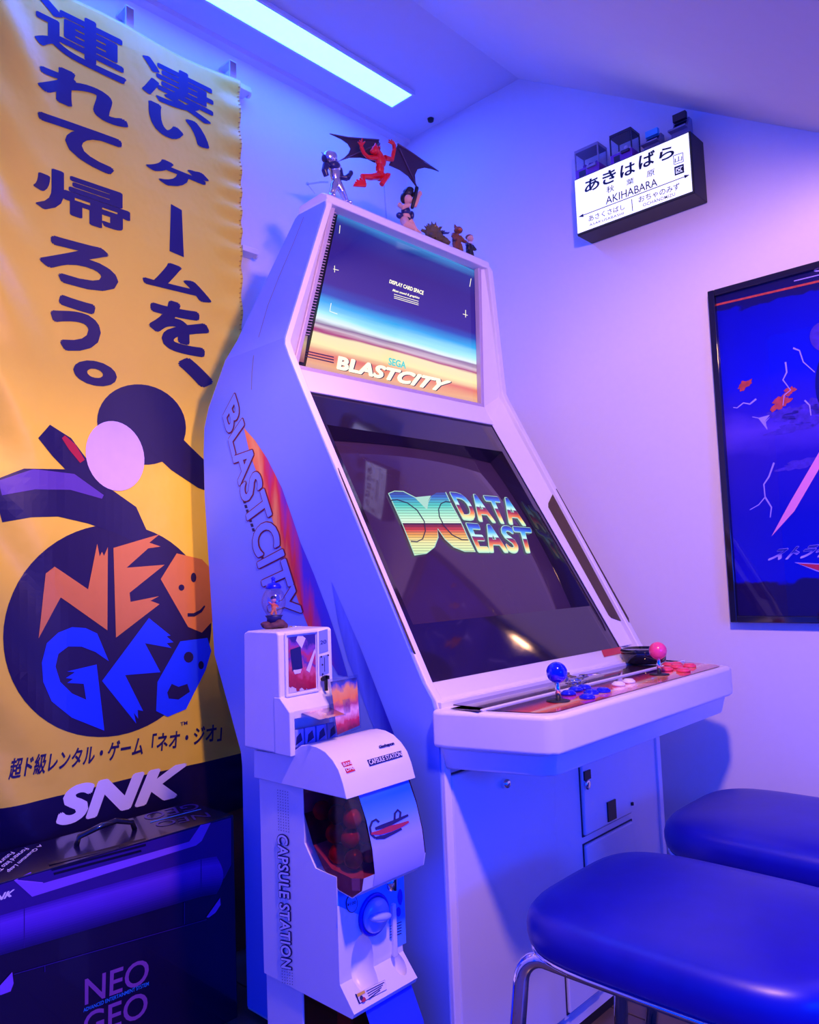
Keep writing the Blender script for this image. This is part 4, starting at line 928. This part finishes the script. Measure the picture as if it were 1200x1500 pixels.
shape(K12([(582, 735), (662, 712), (658, 522), (580, 538)]), vb, 'vlab', vb, 'price_label', .001); lettering('20', K12([(592, 655), (645, 643), (643, 610), (590, 622)]), vb, 'inkblue', vb, bold=.005, off=.0016)
shape(K12([(588, 930), (668, 905), (664, 740), (586, 760)]), vb, 'vlab', vb, 'coin_plate', .001)
shape(stroke(K12([(628, 765), (630, 895)]), .8), vb, 'line', vb, 'coin_slit', .0016)
for p in ((600, 762), (660, 748), (610, 832), (612, 915)): shape(ring(*K12([p])[0], 1.3, 1.5, 10), vb, 'line', vb, 'rivet', .0016)
p = aY(*K12([(632, 960)])[0], yf-.006); MB().lathe(p, [(.0035, -.008), (.0035, .004), (.002, .006)], (0, -1, 0), 14).obox(p+V((.0, -.004, -.006)), (.0022, 0, 0), (0, .002, 0), (0, 0, .013)).obox(p+V((.0, -.004, .003)), (.0065, 0, 0), (0, .002, 0), (0, 0, .003)).build('turn_knob', 'blackm', cv)
# small packs in the tray
M['pack'] = mat('pack_blue', '#8a9cf0', .4); M['packd'] = mat('pack_navy', '#282868', .4)
for i in range(4):
    x = XV+.014+i*.0245
    o = thing('card_pack', ['pale blue card pack leftmost in the vending toy tray', 'pale blue card pack second from left in the vending toy tray', 'pale blue card pack third from left in the vending toy tray', 'pale blue card pack rightmost in the vending toy tray'][i], 'card pack', (x+.01, yl+.013, zbt+.0102), 'card packs in the vending toy tray')
    MB().box(x, x+.0215, yl+.010, yl+.016, zbt+.0102, zbt+.038).build('pack', 'pack', o, bevel=.0008)
    MB().prism([(x+.004, yl+.0096, zbt+.014), (x+.018, yl+.0096, zbt+.020), (x+.015, yl+.0096, zbt+.033), (x+.006, yl+.0096, zbt+.027)], (0, .0004, 0)).build('pack_print', 'packd', o)
# card coming out of the slot and card standing up in a sleeve
M['c1'] = gradmat('card_warm_print', [(0, '#603050'), (.3, '#d07050'), (.5, '#f0c090'), (.7, '#a04060'), (1, '#502840')], noise=.8, nscale=(6, 5), rough=.15, coat=.6)
M['c2'] = gradmat('card_flame_print', [(0, '#681838'), (.18, '#c02848'), (.35, '#e8b0c0'), (.5, '#b84868'), (.62, '#f08838'), (.8, '#f0a050'), (.92, '#3040a0'), (1, '#282870')], noise=.35, nscale=(4, 4), rough=.15, coat=.6)
zt_ = vp[5].z-.006
cq = [aZ(*K12([p])[0], zt_) for p in ((358, 1240), (590, 1328), (822, 1276), (600, 1172))]
sl = thing('trading_card', 'shiny trading card lying flat, sticking out of the vending toy slot', 'card', (cq[0].x, cq[0].y, zt_))
MB().prism(cq, (0, 0, .001)).build('sleeve', 'mclear', sl)
b = MB(); cc_ = sum(cq, V((0, 0, 0)))/4; b.quad(*[cc_+(p-cc_)*.95+V((0, 0, .0014)) for p in cq]); b.build('card_face', 'c1', sl)
yc_ = yl-.012; s4 = [aY(*K12([p])[0], yc_+d_) for p, d_ in (((735, 1480), -.012), ((955, 1385), -.012), ((925, 918), .006), ((668, 960), .006))]
zl = max(p.z for p in s4[:2])
sc_ = thing('trading_card', 'trading card with orange flames standing upright beside the vending toy', 'card', ((s4[0].x+s4[1].x)/2, yc_, zl))
nn = (s4[1]-s4[0]).cross(s4[3]-s4[0]).normalized()
MB().prism(s4, nn*-.003 if nn.y < 0 else nn*.003).build('sleeve', 'mclear', sc_)
b = MB(); cc_ = sum(s4, V((0, 0, 0)))/4; b.quad(*[cc_+(p-cc_)*.9+(nn if nn.y < 0 else -nn)*.0006 for p in s4]); b.build('card_face', 'c2', sc_)
# globe on the vending toy
gx, gy = aX(405, 922, .858).x, aX(405, 922, .858).y
gp = aZ(404, 921, ztop); gx, gy = gp.x+.006, gp.y+.012
gl = thing('glass_globe', 'small glass globe ornament with blue cap and brown rock base on the vending toy', 'ornament', (gx, gy, ztop))
M['rock'] = mat('brown_rock', '#5a3040', .7, var=.4, scale=120, bump=.6)
b = MB(); random.seed(5)
for i in range(9):
    a = i*.7; b.ell((gx+.015*math.cos(a), gy+.013*math.sin(a), ztop+.006+.003*math.sin(3*a)), .0105, .010, .0062+.002*math.sin(i))
b.build('rock_base', 'rock', gl, remesh=.0016)
MB().lathe((gx, gy, ztop+.010), [(.013, 0), (.0125, .008), (.016, .013)], seg=24).build('collar', 'inkblue', gl, smooth=True)
prof = [(.0135*1, 0)]; 
for i in range(1, 14):
    t = i/14; prof.append((.0215*math.sin(math.pi*(.12+.76*t))**.8, .052*t))
M['globe'] = clear('globe_glass', (.97, .86, .90), .14, .02)
MB().lathe((gx, gy, ztop+.021), prof, seg=28).build('glass', 'globe', gl, smooth=True)
MB().lathe((gx, gy, ztop+.070), [(.0135, 0), (.0145, .003), (.011, .009), (.0035, .011), (.003, .016), (.0045, .019), (0, .022)], seg=24).build('cap', 'dblue', gl, smooth=True)
M['skin'] = mat('toy_skin', '#e0a890', .5); M['torange'] = mat('toy_orange', '#e07030', .5); M['hairb'] = mat('toy_dark_hair', '#181020', .4)
z0 = ztop+.024
MB().ell((gx, gy, z0+.014), .005, .004, .008).tube([(gx-.002, gy, z0+.008), (gx-.006, gy, z0)], .0024, 8).tube([(gx+.002, gy, z0+.008), (gx+.005, gy, z0)], .0024, 8).tube([(gx-.004, gy, z0+.018), (gx-.011, gy, z0+.023)], .0018, 8).tube([(gx+.004, gy, z0+.018), (gx+.010, gy, z0+.013)], .0018, 8).build('figure_body', 'torange', gl, remesh=.0009)
MB().ell((gx, gy, z0+.026), .0046).build('figure_head', 'skin', gl, smooth=True)
MB().ell((gx, gy+.001, z0+.0295), .0052, .005, .0038).build('figure_hair', 'hairb', gl, smooth=True)
ck = aZ(*K12([(500, 487)])[0], ztop); ck.y = max(ck.y, yf+.010); ck.x = min(ck.x, XV2-.016)
tag(MB().lathe((ck.x, ck.y+.004, ztop), [(.011, 0), (.0115, .0012), (.011, .002), (0, .0021)], seg=22).build('coin', 'chrome', smooth=True), 'single silver coin lying on the vending toy beside the globe', 'coin')

# ================================================================== FIGURES ON TOP OF THE CABINET
ZT = .8405
def fp(x, y, Y=1.29): return aY(x, y, Y)
KF = {}
def blob(name, parts, m, parent, vox=.0016):
    """parts: ('e', x, y, rx, ry[, rz]) ellipsoid, or ('t', [(x, y)...], [r...]) limb; picture points on the figure's own plane"""
    b = MB(); k = KF.get(parent.name, 1)
    for p in parts:
        if p[0] == 'e': b.ell(p[1], *[r*k for r in p[2]])
        else: b.tube(p[1], [r*k for r in p[2]], 10)
    return b.build(name, m, parent, remesh=vox)
KA = lambda x, y, Y=1.29: fp(440+x/8.57, 180+y/8.57, Y)
KB = lambda x, y, Y=1.29: fp(540+x/6.667, 180+y/6.667, Y)
M['silver'] = mat('silver_armour', (.62, .60, .70), .22, metal=.9, var=.15); M['navyt'] = mat('navy_armour', '#20205c', .35); M['redt'] = mat('red_creature', '#e01420', .3, var=.15); M['wingm'] = mat('dark_wing', '#3a2440', .45, var=.2); M['wingb'] = mat('wing_bone', '#584060', .4)
# silver armoured figure
Y1 = 1.268; A = lambda x, y, dy=0: KA(x, y, Y1+dy)
f1 = thing('armoured_figure', 'silver armoured toy figure at the left end of the cabinet top', 'figurine', (A(480, 990).x, Y1, ZT), 'figurines on the cabinet')
KF[f1.name] = 1.6
lf, rf = A(380, 930), A(585, 985); lf.z = rf.z = ZT+.004
blob('body', [('e', A(440, 650), (.0085, .007, .012)), ('e', A(430, 555), (.0105, .008, .010)), ('e', A(455, 740), (.008, .0065, .007)), ('t', [A(430, 770), A(410, 850, -.004), lf], [.0058, .0048, .0042]), ('t', [A(475, 770), A(525, 860, -.004), rf], [.0062, .005, .004]),
              ('e', lf+V((.001, -.004, 0)), (.0045, .007, .0038)), ('e', rf+V((.001, -.004, 0)), (.0045, .007, .0038)), ('e', A(425, 480), (.005, .005, .006))], 'silver', f1)
blob('chest_plate', [('e', A(425, 540, -.003), (.0098, .0072, .0072)), ('t', [A(325, 520), A(305, 600), A(330, 670)], [.005, .0045, .004]), ('t', [A(490, 580), A(520, 690, -.006), A(590, 690, -.012)], [.0045, .004, .0045])], 'navyt', f1)
blob('helmet', [('e', A(365, 440), (.0105, .010, .0098)), ('e', A(400, 420, -.004), (.0075, .007, .007))], 'silver', f1)
blob('visor', [('e', A(405, 455, -.006), (.006, .005, .0038)), ('e', A(320, 440, .002), (.0055, .007, .007))], 'navyt', f1)
blob('fist', [('e', A(635, 630, -.013), (.0035, .0035, .004)), ('t', [A(590, 690, -.012), A(632, 640, -.013)], [.0045, .0032])], 'navyt', f1)
MB().tube([A(290, 400), A(268, 368)], .0009, 6).build('antenna', 'navyt', f1)
M['acr'] = clear('clear_acrylic', (.85, .88, 1), .15, .05)
MB().tube([A(350, 745, .012), A(250, 745, .02), A(90, 770, .03)], .0022, 8).ell(A(90, 765, .03), .004).tube([A(90, 770, .03), A(185, 890, .03)], .0012, 8).build('support_arm', 'acr', f1, smooth=True)
# red winged creature on a clear rod
Y2 = 1.30; W = lambda x, y, dy=0: KA(x, y, Y2+dy); W2 = lambda x, y, dy=0: KB(x, y, Y2+dy)
rb = W(1055, 780); f2 = thing('winged_creature', 'red winged demon toy hovering on a clear rod above the cabinet', 'figurine', (rb.x, Y2, ZT), 'figurines on the cabinet')
KF[f2.name] = 1.28
blob('body', [('e', W(1010, 480), (.012, .010, .013)), ('e', W(1000, 580), (.009, .008, .012)), ('e', W(990, 670), (.010, .008, .009)), ('t', [W(1000, 420), W(960, 350, -.006)], [.0075, .006]),
              ('t', [W(975, 670), W(880, 680, -.012), W(780, 670, -.016), W(800, 760, -.020)], [.0072, .0062, .005, .0045]), ('t', [W(1020, 660), W(1080, 690, -.010), W(1100, 660, -.016), W(1020, 770, -.020)], [.0072, .0065, .0055, .0045]),
              ('t', [W(960, 440), W(850, 430, -.008), W(800, 380, -.012), W(765, 300, -.014)], [.0055, .004, .0035, .004]), ('t', [W(1060, 440), W(1150, 460, .004), W(1180, 330, -.004), W(1175, 270, -.008)], [.006, .0048, .004, .004])], 'redt', f2, .0013)
blob('head', [('e', W(940, 345, -.010), (.0080, .008, .0085)), ('e', W(905, 360, -.015), (.005, .005, .0045)), ('t', [W(945, 300, -.008), W(945, 255, -.006)], [.004, .001]), ('t', [W(985, 310, -.006), W(1005, 290, -.002)], [.003, .001])], 'redt', f2, .0011)
b = []
for x, y in ((722, 240), (745, 215), (778, 195), (812, 235)): b.append(('t', [W(765, 285, -.014), W((765+x)/2, (285+y)/2, -.016), W(x, y, -.015)], [.0024, .0018, .0012]))
b.append(('e', W(765, 285, -.014), (.0042, .0026, .005)))
for x, y in ((1105, 240), (1110, 212), (1140, 208), (1165, 225)): b.append(('t', [W(1175, 270, -.008), W((1175+x)/2, (270+y)/2, -.010), W(x, y, -.010)], [.0024, .0018, .0012]))
b.append(('e', W(1172, 265, -.008), (.004, .0026, .005)))
blob('hands', b, 'redt', f2, .0008)
b = []
for x, y in ((670, 790), (690, 745), (705, 715), (745, 695), (675, 770)): b.append(('t', [W(810, 780, -.022), W(x, y, -.026)], [.0045, .0016]))
for x, y in ((1125, 640), (1085, 640), (1110, 660)): b.append(('t', [W(1020, 775, -.022), W(x, y, -.026)], [.0048, .0022]))
blob('feet', b, 'redt', f2, .0010)
lw = [(370, 135), (600, 180), (980, 210), (1010, 300), (1000, 420), (940, 500), (850, 455), (760, 435), (620, 437), (470, 487), (560, 430), (610, 380), (633, 320), (600, 262), (520, 205)]
MB().prism([W(x, y, .012+(1000-x)*.00001) for x, y in lw], (0, .0022, 0)).build('wing', 'wingm', f2, bevel=.0005)
rw = [(290, 205), (420, 285), (550, 385), (690, 474), (620, 450), (550, 436), (480, 452), (455, 510), (460, 580), (484, 645), (440, 585), (390, 520), (310, 460), (200, 412), (235, 330), (262, 260)]
MB().prism([W2(x, y, .010) for x, y in rw], (0, .0022, 0)).build('wing', 'wingm', f2, bevel=.0005)
MB().tube([W(985, 215, .011), W(600, 182, .011), W(370, 135, .011)], [.0022, .0016, .0006], 8).tube([W(1000, 260, .010), W(740, 370, .010), W(470, 487, .011)], [.0018, .0014, .0006], 8).build('wing_bones', 'wingb', f2, smooth=True)
MB().tube([W2(285, 205, .009), W2(450, 310, .009), W2(688, 473, .010)], [.0022, .0016, .0006], 8).tube([W2(300, 250, .008), W2(380, 420, .008), W2(484, 645, .009)], [.0020, .0016, .0006], 8).build('wing_bones', 'wingb', f2, smooth=True)
MB().tube([V((rb.x, Y2-.004, ZT)), W(1045, 700, -.004)], .0016, 8).build('clear_rod', 'acr', f2, smooth=True)
MB().lathe((rb.x, Y2-.004, ZT), [(.014, 0), (.014, .002), (.003, .003)], seg=20).build('rod_base', 'acr', f2, smooth=True)
# kneeling figure aiming upward
Y3 = 1.275; G = lambda x, y, dy=0: KB(x, y, Y3+dy)
f3 = thing('kneeling_figure', 'kneeling toy figure with dark hair and pale skin aiming a dark launcher upward', 'figurine', (G(400, 1030).x, Y3, ZT), 'figurines on the cabinet')
KF[f3.name] = 1.4
def gnd(p, h=.006): return V((p.x, p.y, ZT+h))
blob('body', [('e', G(365, 850), (.0085, .007, .011)), ('e', G(365, 920), (.0085, .008, .008)), ('t', [G(350, 950), gnd(G(360, 985, -.012), .010), gnd(G(440, 1000, -.016), .008)], [.0085, .008, .0066]), ('t', [G(390, 960), gnd(G(440, 990, -.004), .009), gnd(G(490, 1020, .002), .0075)], [.0085, .0075, .0068]),
              ('t', [G(300, 800), G(330, 825, -.010), G(400, 800, -.014)], [.0048, .0042, .0036]), ('t', [G(420, 800), G(455, 810, -.006), G(475, 760, -.010), G(500, 690, -.012)], [.0048, .0042, .0038, .0034]), ('e', G(385, 750, -.004), (.0082, .0085, .0088)), ('e', G(503, 690, -.012), (.0042, .004, .005))], 'skin', f3, .0013)
blob('hair', [('e', G(388, 690, .001), (.0105, .0105, .0100)), ('e', G(345, 735, .004), (.0065, .007, .010)), ('e', G(400, 655, -.002), (.008, .008, .005))], 'hairb', f3, .0013)
blob('vest', [('e', G(365, 865, -.001), (.0096, .0080, .0085)), ('e', G(305, 905, .004), (.0075, .006, .0055)), ('e', G(415, 905, .002), (.005, .007, .0085))], 'navyt', f3, .0013)
blob('waist_belt', [('e', G(362, 945), (.0100, .0092, .0038))], 'mdark', f3, .0013)
MB().tube([G(425, 830, -.016), G(455, 720, -.016), G(472, 630, -.016)], [.0042, .0048, .0048], 12).tube([G(455, 700, -.016), G(478, 640, -.018)], .0034, 10).build('launcher', 'blackm', f3, smooth=True)
# spiky creature
Y4 = 1.27; S = lambda x, y, dy=0: KB(x, y, Y4+dy)
sc0 = S(640, 1130); f4 = thing('spiky_creature', 'crouching olive brown spiky monster toy next to the kneeling figure', 'figurine', (sc0.x, Y4, ZT), 'figurines on the cabinet')
M['olive'] = mat('olive_monster', '#5a4c30', .6, var=.4, scale=150, bump=.5); M['rust'] = mat('rust_monster', '#7a4428', .6, var=.35, scale=120, bump=.4)
b = [('e', V((sc0.x, Y4, ZT+.012)), (.019, .012, .0135)), ('e', V((sc0.x-.006, Y4-.004, ZT+.020)), (.011, .009, .009)), ('e', V((sc0.x+.022, Y4-.004, ZT+.007)), (.010, .008, .0075))]
random.seed(11)
for i in range(26):
    a = random.uniform(.1, 3.04); e_ = random.uniform(-.6, .6); c0 = V((sc0.x+.012*math.cos(a), Y4+.006*e_, ZT+.014+.009*math.sin(a)))
    b.append(('t', [c0, c0+V((math.cos(a)*.013, e_*.008, abs(math.sin(a))*.011))], [.0030, .0007]))
for x in (-.014, -.005, .010, .022): b.append(('t', [V((sc0.x+x, Y4-.006, ZT+.008)), V((sc0.x+x*1.15, Y4-.013, ZT+.002))], [.0045, .0035]))
blob('body', b, 'olive', f4, .0011)
blob('claw', [('t', [V((sc0.x+.012, Y4-.008, ZT+.018)), V((sc0.x+.026, Y4-.010, ZT+.021))], [.0028, .0016]), ('t', [V((sc0.x+.026, Y4-.010, ZT+.021)), V((sc0.x+.030, Y4-.010, ZT+.024))], [.0016, .0008])], 'navyt', f4, .0008)
MB().ell((sc0.x-.010, Y4-.0125, ZT+.022), .0012).ell((sc0.x-.004, Y4-.0130, ZT+.022), .0012).build('eyes', 'gold', f4)
# furry brown figure and small clothed figure
Y5 = 1.268; U = lambda x, y, dy=0: KB(x, y, Y5+dy)
c0 = U(860, 1130); f5 = thing('furry_figure', 'standing rust brown furry toy figure near the right end of the cabinet top', 'figurine', (c0.x, Y5, ZT), 'figurines on the cabinet')
q5 = U(865, 1050); hh = q5.z-ZT
blob('body', [('e', V((c0.x, Y5, ZT+hh*.50)), (.0098, .0085, hh*.30)), ('e', V((q5.x, Y5-.002, ZT+hh*.95)), (.0088, .0085, .0088)), ('t', [V((c0.x-.005, Y5, ZT+hh*.35)), V((c0.x-.006, Y5-.003, ZT+.003))], [.0062, .0052]), ('t', [V((c0.x+.006, Y5, ZT+hh*.35)), V((c0.x+.008, Y5-.003, ZT+.003))], [.0062, .0052]),
              ('t', [V((c0.x-.008, Y5, ZT+hh*.72)), V((c0.x-.015, Y5-.004, ZT+hh*.55)), V((c0.x-.013, Y5-.010, ZT+hh*.38))], [.0045, .004, .0038]), ('t', [V((c0.x+.008, Y5, ZT+hh*.72)), V((c0.x+.014, Y5-.006, ZT+hh*.5)), V((c0.x+.011, Y5-.012, ZT+hh*.42))], [.0045, .004, .0038]),
              ('t', [V((q5.x-.005, Y5, ZT+hh*1.05)), V((q5.x-.008, Y5, ZT+hh*1.18))], [.0035, .001]), ('t', [V((q5.x+.004, Y5, ZT+hh*1.05)), V((q5.x+.006, Y5, ZT+hh*1.18))], [.0035, .001])], 'rust', f5, .0012)
blob('muzzle', [('e', V((q5.x-.003, Y5-.009, ZT+hh*.90)), (.0042, .0038, .0032))], 'torange', f5, .0009)
c0 = U(985, 1210); q6 = U(985, 1140); hh = q6.z-ZT
f6 = thing('small_toy_figure', 'small toy figure with brown hair and dark clothes, rightmost on the cabinet top', 'figurine', (c0.x, Y5, ZT), 'figurines on the cabinet')
blob('clothes', [('e', V((c0.x, Y5, ZT+hh*.45)), (.0085, .0068, hh*.32)), ('t', [V((c0.x-.004, Y5, ZT+hh*.3)), V((c0.x-.005, Y5-.002, ZT+.003))], [.0052, .0042]), ('t', [V((c0.x+.004, Y5, ZT+hh*.3)), V((c0.x+.005, Y5-.002, ZT+.003))], [.0052, .0042]),
                 ('t', [V((c0.x-.007, Y5, ZT+hh*.68)), V((c0.x-.014, Y5-.006, ZT+hh*.45))], [.004, .0034]), ('t', [V((c0.x+.007, Y5, ZT+hh*.68)), V((c0.x+.011, Y5-.006, ZT+hh*.4))], [.004, .0034])], 'hairb', f6, .0012)
blob('head', [('e', V((q6.x, Y5-.002, ZT+hh*1.0)), (.0068, .0068, .0080))], 'skin', f6, .0011)
blob('hair', [('e', V((q6.x+.001, Y5+.001, ZT+hh*1.10)), (.0080, .0078, .0068)), ('e', V((q6.x+.005, Y5+.003, ZT+hh*.95)), (.0045, .005, .0075))], 'rust', f6, .0011)
blob('scarf', [('e', V((c0.x, Y5-.002, ZT+hh*.74)), (.0065, .0062, .0028))], 'wp', f6, .0010)
f4.scale = (1.5, 1.5, 1.5); f5.scale = (1.4, 1.4, 1.05); f6.scale = (1.4, 1.4, 1.05)
